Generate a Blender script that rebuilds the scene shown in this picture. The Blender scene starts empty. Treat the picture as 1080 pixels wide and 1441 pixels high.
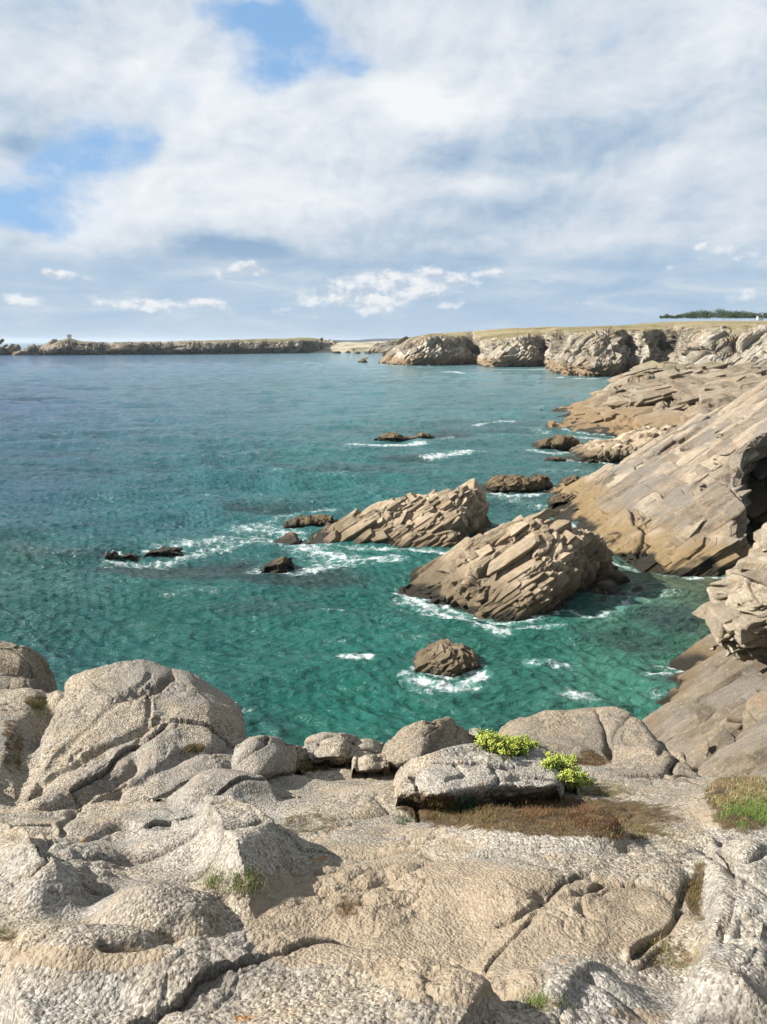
import bpy, math, random
import numpy as np
rng = np.random.default_rng(7); random.seed(7)
f32 = np.float32
sc = bpy.context.scene
R = math.radians
# ------------------------------------------------------------------ camera geometry
H = 16.0; FPX = 1083.0; PITCH = math.atan((720.5-481.0)/FPX)
CP, SP = math.cos(PITCH), math.sin(PITCH)
def ray(px, py):
    v = (720.5-py)/FPX
    return np.array([(px-540.0)/FPX, CP+v*SP, -SP+v*CP])
def at(px, py, Y):                      # world point seen in direction (px,py) at distance Y
    d = ray(px, py); d = d*(Y/d[1]); return np.array([d[0], d[1], H+d[2]])
def sea(px, py, z=0.0):
    d = ray(px, py); d = d*((z-H)/d[2]); return np.array([d[0], d[1], z])
def proj(P):
    x, y, z = P[...,0], P[...,1], P[...,2]-H
    dep = y*CP - z*SP; up = y*SP + z*CP
    dep = np.maximum(dep, 1e-3)
    return 540+FPX*x/dep, 720.5-FPX*up/dep
cam = bpy.data.cameras.new('camera'); co = bpy.data.objects.new('camera', cam); sc.collection.objects.link(co)
co.location = (0, 0, H); co.rotation_euler = (math.pi/2-PITCH, 0, 0)
cam.sensor_fit = 'VERTICAL'; cam.angle = 2*math.atan(720.5/FPX); cam.clip_start = .05; cam.clip_end = 60000
sc.camera = co
# ------------------------------------------------------------------ noise
_perm = rng.permutation(256).astype(np.int32); _perm = np.concatenate([_perm, _perm])
_g = rng.normal(size=(256, 3)).astype(f32); _g /= np.linalg.norm(_g, axis=1)[:, None]
_j = rng.random((256, 3)).astype(f32); _h = rng.random(256).astype(f32)
def hsh(ix, iy, iz): return _perm[_perm[_perm[ix & 255]+(iy & 255)]+(iz & 255)]
def perlin(P, seed=0):
    P = np.asarray(P, f32)+f32(seed*17.13+3.7)
    i = np.floor(P).astype(np.int32); f = P-i
    u = f*f*f*(f*(f*6-15)+10)
    out = 0
    for dx in (0, 1):
        wx = u[:, 0] if dx else 1-u[:, 0]
        for dy in (0, 1):
            wy = u[:, 1] if dy else 1-u[:, 1]
            for dz in (0, 1):
                wz = u[:, 2] if dz else 1-u[:, 2]
                g = _g[hsh(i[:, 0]+dx, i[:, 1]+dy, i[:, 2]+dz)]
                out = out + wx*wy*wz*(g[:, 0]*(f[:, 0]-dx)+g[:, 1]*(f[:, 1]-dy)+g[:, 2]*(f[:, 2]-dz))
    return out*1.5
def fbm(P, octv=4, seed=0, gain=.5, ridge=False):
    a, s, o = 1.0, 1.0, 0
    for k in range(octv):
        n = perlin(P*s, seed+k)
        o = o + a*((1-2*np.abs(n)) if ridge else n); a *= gain; s *= 2.03
    return o
def voro(P, seed=0):
    P = np.asarray(P, f32)+f32(seed*11.7+50.3)
    i = np.floor(P).astype(np.int32); n = len(P)
    f1 = np.full(n, 9., f32); f2 = np.full(n, 9., f32); idb = np.zeros(n, np.int32); dpb = np.zeros((n, 3), f32)
    for dx in (-1, 0, 1):
        for dy in (-1, 0, 1):
            for dz in (-1, 0, 1):
                h = hsh(i[:, 0]+dx, i[:, 1]+dy, i[:, 2]+dz)
                d = P-(i+np.array([dx, dy, dz], np.int32)+_j[h])
                q = (d*d).sum(1)
                c = q < f1
                f2 = np.where(c, f1, np.minimum(f2, q)); idb = np.where(c, h, idb)
                dpb = np.where(c[:, None], d, dpb); f1 = np.where(c, q, f1)
    return idb, dpb, np.sqrt(f1), np.sqrt(f2)
def smooth(a, b, x):
    t = np.clip((x-a)/(b-a), 0, 1); return t*t*(3-2*t)
def seg_dist(X, Y, pts, want=False):                # distance of points to a polyline, with side sign
    best = np.full(X.shape, 1e9); side = np.zeros(X.shape); ins = np.zeros(X.shape); pb_ = np.zeros(X.shape); ns = len(pts)-1; j = 0
    for (ax, ay), (bx, by) in zip(pts[:-1], pts[1:]):
        ux, uy = bx-ax, by-ay; L = ux*ux+uy*uy+1e-9
        t = np.clip(((X-ax)*ux+(Y-ay)*uy)/L, 0, 1)
        dx, dy = X-ax-t*ux, Y-ay-t*uy; d = np.hypot(dx, dy)
        al = ((X-ax)*ux+(Y-ay)*uy)/math.sqrt(L); a_ = np.minimum(al if j == 0 else 1e6, math.sqrt(L)-al if j == ns-1 else 1e6); j += 1
        pd = (ux*dy-uy*dx)/math.sqrt(L); c = (d < best-1e-5) | ((np.abs(d-best) <= 1e-5) & (np.abs(pd) > np.abs(pb_))); best = np.where(c, d, best); side = np.where(c, np.sign(pd), side); pb_ = np.where(c, pd, pb_); ins = np.where(c, a_, ins)
    if want: return best, side, ins
    return best, side
# ------------------------------------------------------------------ mesh helpers
def tag(o, label=None, cat=None, group=None, kind=None):
    if label: o['label'] = label
    if cat: o['category'] = cat
    if group: o['group'] = group
    if kind: o['kind'] = kind
    return o
def mesh_obj(name, V, F, mat, attrs=None, parent=None, origin=None, smooth_=True):
    V = np.asarray(V, np.float64)
    if parent is not None: origin = np.array(parent.location)
    if origin is None: origin = np.array([V[:, 0].mean(), V[:, 1].mean(), V[:, 2].min()])
    me = bpy.data.meshes.new(name); k = F.shape[1]
    me.vertices.add(len(V)); me.vertices.foreach_set('co', (V-origin).astype(f32).ravel())
    me.loops.add(F.size); me.loops.foreach_set('vertex_index', F.astype(np.int32).ravel())
    me.polygons.add(len(F)); me.polygons.foreach_set('loop_start', np.arange(0, F.size, k, dtype=np.int32))
    me.polygons.foreach_set('loop_total', np.full(len(F), k, np.int32))
    me.polygons.foreach_set('use_smooth', np.full(len(F), smooth_))
    me.update(calc_edges=True)
    for n_, a in (attrs or {}).items():
        if a.ndim == 1:
            at_ = me.attributes.new(n_, 'FLOAT', 'POINT'); at_.data.foreach_set('value', a.astype(f32))
        else:
            at_ = me.attributes.new(n_, 'FLOAT_COLOR', 'POINT')
            at_.data.foreach_set('color', np.concatenate([a, np.ones((len(a), 1))], 1).astype(f32).ravel())
    me.materials.append(mat)
    o = bpy.data.objects.new(name, me); sc.collection.objects.link(o)
    if parent is not None: o.parent = parent
    else: o.location = origin
    return o
def grid_faces(nr, nc):
    a = (np.arange(nr-1)[:, None]*nc+np.arange(nc-1)[None, :]).ravel()
    return np.stack([a, a+1, a+nc+1, a+nc], 1)
def grid_normals(G):
    du = np.gradient(G, axis=1); dv = np.gradient(G, axis=0)
    n = np.cross(du, dv); return n/np.maximum(np.linalg.norm(n, axis=2), 1e-9)[..., None]
def blur(G, k):
    for _ in range(k):
        Gp = np.pad(G, ((1, 1), (1, 1), (0, 0)), 'edge')
        G = (Gp[:-2, 1:-1]+Gp[2:, 1:-1]+Gp[1:-1, :-2]+Gp[1:-1, 2:]+2*G)/6
    return G
def interp1(C, n, lin):                 # C (R,...) -> n samples along axis 0
    Rr = C.shape[0]; t = np.linspace(0, Rr-1, n); i = np.minimum(t.astype(int), Rr-2); f = (t-i).reshape((-1,)+(1,)*(C.ndim-1))
    p0 = C[np.maximum(i-1, 0)]; p1 = C[i]; p2 = C[i+1]; p3 = C[np.minimum(i+2, Rr-1)]
    cr = .5*((2*p1)+(-p0+p2)*f+(2*p0-5*p1+4*p2-p3)*f*f+(-p0+3*p1-3*p2+p3)*f**3)
    return lin*(p1+(p2-p1)*f)+(1-lin)*cr
def dense(C, nr, nc, lin=.5):
    G = interp1(C, nr, lin); G = interp1(np.swapaxes(G, 0, 1), nc, lin); return np.swapaxes(G, 0, 1)
def pt(c):
    if len(c) == 3 and c[2] != 'W': return at(*c)
    return sea(c[0], c[1], -.35)
def unit(v): v = np.array(v, float); return v/np.linalg.norm(v)
def frame(L, Nn):
    L = unit(L); T = unit(np.cross(Nn, L)); return np.array([L, T, np.cross(L, T)])
STR = frame((.80, .12, .52), (-.5, -.4, .75))     # the bedding of the whole coast
def terrace(P, A, th, k=.9, seed=0, wd=.10):
    q = P@A.T
    for ax, n_ in ((2, 0), (1, 1), (0, 2)):
        a, b_ = [c for c in range(3) if c != ax]
        Q = np.stack([q[:, a]/(th[a]*1.7)+.25*perlin(P/(th[0]*.8), seed+n_+80), q[:, b_]/(th[b_]*1.7)+.25*perlin(P/(th[0]*.8), seed+n_+84), np.full(len(P), .5+seed)], 1)
        idb, dp, f1, f2 = voro(Q, seed+n_*3); e = f2-f1; g = _g[(idb*7+3) & 255]
        s = q[:, ax]/th[ax]+_h[idb]+.32*(dp[:, 0]*g[:, 0]+dp[:, 1]*g[:, 1])+.16*perlin(P/(th[0]*1.3), seed+n_+88)
        f = s-np.floor(s)
        q[:, ax] += k*th[ax]*(smooth(.5-wd, .5+wd, f)-f)*smooth(0, .12, e)
    return q@A
_cube = {}
def cube_grid(n):
    if n in _cube: return _cube[n]
    t_ = np.linspace(-1, 1, n+1); a, b_ = [m.ravel() for m in np.meshgrid(t_, t_)]; o = np.ones_like(a); V, F, k = [], [], 0
    for ax in range(3):
        for s in (-1, 1):
            c = [None]*3; c[ax] = o*s; c[(ax+1) % 3] = a if s > 0 else b_; c[(ax+2) % 3] = b_ if s > 0 else a
            V.append(np.stack(c, 1)); F.append(grid_faces(n+1, n+1)+k); k += len(a)
    _cube[n] = (np.concatenate(V), np.concatenate(F)); return _cube[n]
def blocks(G, A, dims, levels, seed, out=.12, mask=None, minz=-.6, jit=.13, rough=.05, sgn=1):
    # angular joint-bounded blocks breaking through the surface G; levels: (count, size factor, subdivisions)
    r = np.random.default_rng(seed+900); N = grid_normals(G)*sgn
    du = np.linalg.norm(G[1:, :-1]-G[:-1, :-1], axis=2); dv = np.linalg.norm(G[:-1, 1:]-G[:-1, :-1], axis=2); w = du*dv
    if mask is not None: w = w*np.interp(np.linspace(0, 1, w.shape[0]), np.linspace(0, 1, len(mask)), mask)[:, None]
    w = w*(.08+smooth(-.25, .25, perlin(G[:-1, :-1].reshape(-1, 3)/(dims[0]*1.3), seed+7)).reshape(w.shape))
    w = w*(G[:-1, :-1, 2] > minz); cw = np.cumsum(w.ravel()); cw /= cw[-1]
    from mathutils.kdtree import KDTree
    st = max(1, int(math.sqrt(G.shape[0]*G.shape[1]/9000))); Gs, Ns = G[::st, ::st], N[::st, ::st]
    bd = np.zeros(Gs.shape[:2], bool); bd[0] = bd[-1] = True; bd[:, 0] = bd[:, -1] = True
    Gs, Ns, bd = Gs.reshape(-1, 3), Ns.reshape(-1, 3), bd.ravel(); kd = KDTree(len(Gs))
    for j, g_ in enumerate(Gs): kd.insert(g_, j)
    kd.balance(); sp_ = np.linalg.norm(Gs[1]-Gs[0])
    probe = np.array([(a, b_, c_) for a in (-.85, 0, .85) for b_ in (-.85, 0, .85) for c_ in (-.85, .85)])
    Vs, Fs, Ts, k = [], [], [], 0
    for cnt, sf, n in levels:
        i = np.searchsorted(cw, r.random(cnt)); ri, ci = i//w.shape[1], i % w.shape[1]
        p, nn = G[ri, ci], N[ri, ci]
        d = np.array(dims)*sf*np.exp(r.normal(0, .48, (cnt, 3)))*.5; d = np.minimum(d, np.array(dims)*sf*.95)
        cv, cf = cube_grid(n); s8 = (np.abs(cv)**12).sum(1)**(1/12); cv = cv/s8[:, None]
        M = np.eye(3)+r.normal(0, jit, (cnt, 3, 3)); loc = np.einsum('bij,vj->bvi', M, cv)*d[:, None, :]
        tp = r.normal(0, .16, (cnt, 3)); loc = loc*(1+cv[None, :, [1, 2, 0]]*tp[:, None, :])
        W = loc@A
        ext = np.abs(np.einsum('bi,ji->bj', nn, A))*d; h = ext.sum(1)
        o_ = r.uniform(-.6, 1.0, cnt)*out*sf
        c = p-nn*(h*.80-o_)[:, None]; keep = np.ones(cnt, bool); lim = out*(.45+.75*sf)
        for b_ in range(cnt):
            for it in range(4):
                pr = c[b_]+((probe@M[b_].T)*d[b_])@A; mx = -9
                for v_ in pr:
                    if v_[2] < -.2: continue
                    g_, j, ds = kd.find(v_); dv_ = v_-Gs[j]; q = float(dv_@Ns[j])
                    if bd[j] and Gs[j, 2] > -.2: q = max(q, ds-sp_)
                    mx = max(mx, q)
                if mx <= lim: break
                if it == 3: keep[b_] = False; break
                d[b_] *= .72 if it else 1; c[b_] -= nn[b_]*min(mx-lim, d[b_].min()*1.2)
        M, d, tp, nn, p, c, i = M[keep], d[keep], tp[keep], nn[keep], p[keep], c[keep], i[keep]; cnt = int(keep.sum())
        loc = np.einsum('bij,vj->bvi', M, cv)*d[:, None, :]; loc = loc*(1+cv[None, :, [1, 2, 0]]*tp[:, None, :]); W = loc@A
        W = (W+c[:, None, :]).reshape(-1, 3)
        Vs.append(W); Fs.append((cf[None]+(np.arange(cnt)*len(cv))[:, None, None]+k).reshape(-1, 4)); k += len(W)
        Ts.append(np.repeat(r.random(cnt), len(cv)))
    V = np.concatenate(Vs); T = np.concatenate(Ts)
    s_ = dims[2]
    D = np.stack([perlin(V/(s_*1.6), 101+j)+.5*perlin(V/(s_*.6), 105+j)+.28*perlin(V/(s_*.25), 109+j) for j in range(3)], 1)
    return V+D*rough*s_*1.6, np.concatenate(Fs), T
def rock_disp(P, N, size=(2.5, .9, .5), amp=.35, crack=.3, fine=.1, seed=0, fr=STR, lv=3, tilt=.45, soft=0, warp=.3, ter=None, tk=.9):
    A = fr; Pb = P
    if ter is not None:
        P = terrace(P, A, ter, tk, seed)
        P = terrace(P, frame(A[0]+.15*A[1], A[2]-.1*A[0]), [x*.36 for x in ter], tk*.85, seed+3)
    Pw = P + warp*min(size)*np.stack([perlin(P/(size[0]*.7), seed+21), perlin(P/(size[0]*.7), seed+22), perlin(P/(size[0]*.7), seed+23)], 1)
    d = np.zeros(len(P)); tone = np.zeros(len(P)); cr = np.zeros(len(P)); s = 1.0; wsum = 0
    for k in range(lv):
        Q = (Pw@A.T)/(np.array(size)*s)
        idb, dp, f1, f2 = voro(Q, seed+k*5)
        e = f2-f1
        g = _g[(idb*7+3) & 255]
        w = smooth(0, .11+soft, e)
        off = (_h[idb]-.38)+tilt*(dp*g).sum(1)
        cm = smooth(.35, .75, _h[(idb*3+k) & 255]+.25*perlin(P/(size[0]*s), seed+31+k))
        c = np.exp(-e/.03)*cm
        d += amp*s**1.3*off*w - crack*s**1.2*c
        tone += (.6**k)*_h[(idb*5+11) & 255]; wsum += .6**k; cr = np.maximum(cr, c*(1-.25*k))
        s *= .42
    for th, wd, k in ((size[2]*2.1, .035, 1.0), (size[2]*.85, .05, .45)):      # open bedding joints
        sb = (Pw@A[2]+.12*size[2]*perlin(P/size[1], seed+71))/th; fl = np.floor(sb+.5); q = np.abs(sb-fl)
        mk = smooth(.0, .35, perlin(P/(size[0]*.55)+fl[:, None]*3.1, seed+72))
        c = np.exp(-(q/wd)**2)*mk; d -= crack*.8*k*c; cr = np.maximum(cr, c*k)
        d += amp*.35*k*smooth(0, .15, q)*(_h[(fl.astype(int)*37+seed) & 255]-.4)*mk
    n = fbm(P/size[0]*2.2, 3, seed+40); n2 = fbm(P/size[0]*11, 3, seed+44)
    Ql = (Pw@A.T)/(np.array(size)*np.array([1.3, .22, .16]))
    idb, dp, f1, f2 = voro(Ql, seed+61); e = f2-f1; cm = smooth(.5, .8, _h[(idb*3) & 255]+.3*perlin(P/size[0]*1.5, seed+62))
    d += fine*(1.1*(_h[idb]-.3)*smooth(0, .12, e) - 2.2*np.exp(-e/.06)*cm); cr = np.maximum(cr, .7*np.exp(-e/.06)*cm)
    d += fine*(.55*n+.35*n2)
    return P+N*d[:, None], tone/wsum, cr
OBJ_FG = []
def carve(P, N, lines, keep=None):      # grooves: (pixel polyline, depth m, half width m, shoulder depth, shoulder width)
    px, py = proj(P); m = P[:, 1]/FPX; d = np.zeros(len(P))
    wob = perlin(P/.18, 90)*.5+perlin(P/.5, 91)
    for pts, dep, w, sd, sw in lines:
        dd, _ = seg_dist(px+wob*6, py+wob*5, pts); dd = dd*m
        d -= dep*np.exp(-(dd/w)**2)*(.75+.5*wob) + sd*np.exp(-dd/sw)
    return P+N*d[:, None]
def net(name, C, nr, nc, mat, disp, label, cat, group=None, kind=None, back=None, ends=True, lin=.5, bl=2, lines=None, flip=False, extra=None, parent=None, mask=None, pb=1, blk=None):
    C = np.array([[pt(c) for c in row] for row in C])
    if ends and kind is None and (back or 0) > 1: Ym = C[0][:, 1].mean(); FOAM.append(([tuple(c_[:2]-np.array([0, .012*Ym*.5])) for c_ in C[0]], .35+.010*Ym, .66))
    if back:                            # two more rows: shoulder, foot behind
        top = C[-1]; b1 = top.copy(); b1[:, 1] += back*.45; b1[:, 2] -= .18*np.maximum(top[:, 2], 0)+.05
        b2 = top.copy(); b2[:, 1] += back; b2[:, 2] = -.6
        C = np.concatenate([C, b1[None], b2[None]], 0)
    if ends:
        a = C[:, :1].copy(); b = C[:, -1:].copy()
        for e, s in ((a, -1), (b, 1)):
            e[..., 2] = -.7; e[..., 0] += s*.3
        C = np.concatenate([a, C, b], 1)
    G = blur(dense(C, nr, nc, lin), bl); N = grid_normals(G)
    if flip: N = -N
    P, N = G.reshape(-1, 3), N.reshape(-1, 3)
    if blk:
        bV, bF, bT = blocks(P.reshape(nr, nc, 3), disp.get('fr', STR), mask=mask if 'mask' not in blk else blk.pop('mask'), seed=disp['seed'], sgn=-1 if flip else 1, **blk)
        P = P-N*blk.get('out', .12)*.8
    P2, tone, cr = rock_disp(P, N, **disp)
    if mask is not None:
        mk = np.interp(np.linspace(0, 1, nr), np.linspace(0, 1, len(mask)), mask)
        mk = np.repeat(mk, nc)[:, None]; P2 = P+(P2-P)*mk; cr = cr*mk[:, 0]
    if pb: P2 = blur(P2.reshape(nr, nc, 3), pb).reshape(-1, 3)
    if lines: P2 = carve(P2, N, lines)
    if extra: P2 = extra(P2, N)
    Fc = grid_faces(nr, nc) if not flip else grid_faces(nr, nc)[:, ::-1]
    if blk:
        Fc = np.concatenate([Fc, bF+len(P2)]); P2 = np.concatenate([P2, bV]); tone = np.concatenate([tone, bT*.5+.26]); cr = np.concatenate([cr, np.zeros(len(bV))])
    o = mesh_obj(name, P2, Fc, mat, {'tone': tone, 'crack': cr}, parent)
    if label: tag(o, label, cat, group, kind)
    elif kind: o['kind'] = kind
    return o, P2
# ------------------------------------------------------------------ node helper
class NT:
    def __init__(s, tree): s.t = tree; s.n = tree.nodes; s.l = tree.links
    def new(s, typ, **kw):
        n = s.n.new(typ)
        for k, v in kw.items(): setattr(n, k, v)
        return n
    def put(s, sock, v):
        if v is None: return
        if isinstance(v, bpy.types.NodeSocket): s.l.new(v, sock)
        else:
            if sock.type == 'RGBA' and hasattr(v, '__len__') and len(v) == 3: v = (*v, 1)
            sock.default_value = v
    def m(s, op, a, b=None, c=None, clamp=False):
        n = s.new('ShaderNodeMath', operation=op, use_clamp=clamp)
        for k, v in enumerate((a, b, c)): s.put(n.inputs[k], v)
        return n.outputs[0]
    def v(s, op, a, b=None, scale=None):
        n = s.new('ShaderNodeVectorMath', operation=op)
        s.put(n.inputs[0], a); s.put(n.inputs[1], b)
        if scale is not None: s.put(n.inputs['Scale'], scale)
        return n.outputs['Value'] if op in ('DOT_PRODUCT', 'LENGTH') else n.outputs[0]
    def noise(s, vec, scale=1, detail=4, rough=.5, dist=0, dim='3D', col=False):
        n = s.new('ShaderNodeTexNoise', noise_dimensions=dim)
        s.put(n.inputs['Vector'], vec); n.inputs['Scale'].default_value = scale; n.inputs['Detail'].default_value = detail
        n.inputs['Roughness'].default_value = rough; n.inputs['Distortion'].default_value = dist
        return n.outputs['Color' if col else 'Fac']
    def vor(s, vec, scale=1, feature='F1', out='Distance', rand=1):
        n = s.new('ShaderNodeTexVoronoi', feature=feature); s.put(n.inputs['Vector'], vec)
        n.inputs['Scale'].default_value = scale; n.inputs['Randomness'].default_value = rand
        return n.outputs[out]
    def ramp(s, fac, stops, interp='LINEAR'):
        n = s.new('ShaderNodeValToRGB'); n.color_ramp.interpolation = interp; s.put(n.inputs[0], fac)
        e = n.color_ramp.elements
        while len(e) < len(stops): e.new(.5)
        for k, (p, c) in enumerate(stops):
            e[k].position = p; e[k].color = (c, c, c, 1) if not hasattr(c, '__len__') else (*c, 1)
        return n.outputs[0]
    def mix(s, fac, a, b, mode='MIX'):
        n = s.new('ShaderNodeMix', data_type='RGBA', blend_type=mode)
        s.put(n.inputs[0], fac); s.put(n.inputs[6], a); s.put(n.inputs[7], b); return n.outputs[2]
    def attr(s, name, out='Fac'): return s.new('ShaderNodeAttribute', attribute_name=name).outputs[out]
    def sep(s, v):
        n = s.new('ShaderNodeSeparateXYZ'); s.put(n.inputs[0], v); return n.outputs
    def comb(s, x, y, z):
        n = s.new('ShaderNodeCombineXYZ'); s.put(n.inputs[0], x); s.put(n.inputs[1], y); s.put(n.inputs[2], z); return n.outputs[0]
    def smooth(s, x, a, b):
        n = s.new('ShaderNodeMapRange', interpolation_type='SMOOTHSTEP'); s.put(n.inputs[0], x)
        n.inputs[1].default_value = a; n.inputs[2].default_value = b; return n.outputs[0]
    def bump(s, h, strength, dist, normal=None):
        n = s.new('ShaderNodeBump'); s.put(n.inputs['Height'], h); n.inputs['Strength'].default_value = strength
        n.inputs['Distance'].default_value = dist
        if normal is not None: s.put(n.inputs['Normal'], normal)
        return n.outputs[0]
def material(name, rough=.9):
    m = bpy.data.materials.new(name); m.use_nodes = True; t = NT(m.node_tree)
    b = m.node_tree.nodes['Principled BSDF']; b.inputs['Roughness'].default_value = rough
    b.inputs['Specular IOR Level'].default_value = .25
    return m, t, b
def rock_mat(name, cols, wet=None, s=1.0, grass=None, bump=.5, lichen=.25, patch=None):
    cols = [tuple(x*y for x, y in zip(c_, (.67, .625, .565))) for c_ in cols]
    # cols: dark, mid, light, rust. wet: (top z, colour)
    m, t, b = material(name)
    geo = t.new('ShaderNodeNewGeometry'); P = geo.outputs['Position']; z = t.sep(P)[2]
    tone = t.attr('tone'); crk = t.attr('crack')
    L = t.new('ShaderNodeMapping', vector_type='TEXTURE'); L.inputs['Rotation'].default_value = (0.1, R(-33), R(8)); L.inputs['Scale'].default_value = (5, 1, 1)
    t.put(L.inputs[0], P); S = L.outputs[0]
    big = t.noise(P, .35/s, 5, .6); mid = t.noise(P, 1.6/s, 6, .6); st = t.noise(S, 2.6/s, 7, .65); fn = t.noise(P, 14/s, 5, .65)
    k = t.m('ADD', t.m('MULTIPLY', tone, .6), t.m('ADD', t.m('MULTIPLY', st, .55), t.m('MULTIPLY', mid, .35)))
    k = t.m('SUBTRACT', k, .27)
    c = t.ramp(k, [(.22, cols[0]), (.45, cols[1]), (.68, cols[2])])
    c = t.mix(t.m('MULTIPLY', t.smooth(t.noise(P, .8/s, 5, .6, .6), .54, .68), .6), c, cols[3])
    c = t.mix(t.m('MULTIPLY', t.smooth(t.noise(P, 3.1/s, 6, .7), .55, .66), lichen), c, (.50, .50, .46))
    if patch is not None: c = t.mix(t.m('MULTIPLY', t.smooth(big, .46, .6), .7), c, patch)
    c = t.mix(1.0, c, t.ramp(fn, [(.25, .62), (.5, 1.0), (.75, 1.3)]), 'MULTIPLY')
    c = t.mix(t.m('MULTIPLY', crk, .55), c, (.07, .06, .045))
    if grass is not None:
        nz = t.sep(geo.outputs['Normal'])[2]
        gz = t.m('ADD', nz, t.m('MULTIPLY', t.m('SUBTRACT', t.noise(P, .22/s, 5, .6), .5), .35))
        gf = t.m('MULTIPLY', t.smooth(gz, .72, .9), t.smooth(z, grass[3], grass[3]+3))
        if grass[4] is not None: gf = t.m('MULTIPLY', gf, t.attr(grass[4]))
        gc = t.ramp(t.noise(P, .05/s, 6, .65), [(.35, grass[0]), (.5, grass[1]), (.62, grass[2])])
        gc = t.mix(1.0, gc, t.ramp(t.noise(P, 1.2/s, 4, .6), [(.3, .6), (.7, 1.3)]), 'MULTIPLY')
        c = t.mix(gf, c, gc)
    r = .92
    if wet is not None:
        h = t.m('ADD', z, t.m('MULTIPLY', t.m('SUBTRACT', t.noise(P, .5, 4), .5), -wet[0]*1.2))
        wf = t.smooth(h, wet[0]*1.15, wet[0]*.45)
        c = t.mix(t.m('MULTIPLY', wf, .8), c, t.mix(mid, wet[1], tuple(1.9*x for x in wet[1])))
        w2 = t.smooth(h, .85, .30); c = t.mix(w2, c, (.03, .026, .018))
        r = t.m('SUBTRACT', .92, t.m('MULTIPLY', w2, .5))
    t.put(b.inputs['Base Color'], c); t.put(b.inputs['Roughness'], r)
    n = t.bump(t.m('ADD', t.m('MULTIPLY', fn, .5), t.m('ADD', t.m('MULTIPLY', t.noise(S, 7/s, 7, .72), 1.8), t.noise(P, 40/s, 3, .6))), bump*1.6, .16*s)
    t.put(b.inputs['Normal'], n)
    return m
tanr = [(.14, .115, .085), (.43, .36, .27), (.70, .60, .47), (.50, .37, .24)]
M_islet = rock_mat('tan_sea_rock', tanr, wet=(2.1, (.085, .064, .038)), s=1.0)
M_slab = rock_mat('tan_slab_rock', [(.12, .10, .08), (.37, .32, .255), (.62, .55, .45), (.44, .33, .22)], wet=(2.6, (.16, .11, .05)), s=1.1, patch=(.19, .17, .15))
M_reef = rock_mat('brown_reef_rock', [(.05, .04, .028), (.15, .115, .07), (.24, .19, .12), (.20, .14, .08)], wet=(.9, (.06, .048, .03)), s=.8, lichen=.1)
G1 = ((.13, .12, .035), (.27, .22, .11), (.34, .28, .16))
M_head = rock_mat('grey_headland_rock', [(.13, .11, .085), (.33, .285, .22), (.52, .47, .39), (.42, .29, .17)], wet=(5, (.17, .115, .06)), s=2.2, grass=((.10, .13, .03), (.16, .17, .05), (.25, .24, .09), 10.2, None))
M_cliff = rock_mat('cliff_rock', [(.20, .18, .15), (.54, .50, .42), (.86, .83, .76), (.54, .38, .24)], wet=(7, (.20, .13, .07)), s=6, grass=(*G1, 11.0, None), bump=.6)
M_far = rock_mat('far_cliff_rock', [(.06, .058, .05), (.17, .155, .13), (.52, .47, .39), (.28, .21, .14)], wet=(4, (.12, .085, .055)), s=10, grass=((.12, .13, .05), (.20, .18, .09), (.26, .22, .12), 14.5, None), bump=.6)
M_wall = rock_mat('pale_cove_rock', [(.11, .095, .075), (.26, .225, .18), (.43, .38, .30), (.40, .26, .16)], wet=(1.6, (.12, .085, .045)), s=.7, patch=(.25, .22, .185))
M_pale = rock_mat('white_weathered_rock', [(.20, .175, .14), (.46, .41, .33), (.66, .60, .50), (.50, .36, .23)], s=.6)
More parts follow.
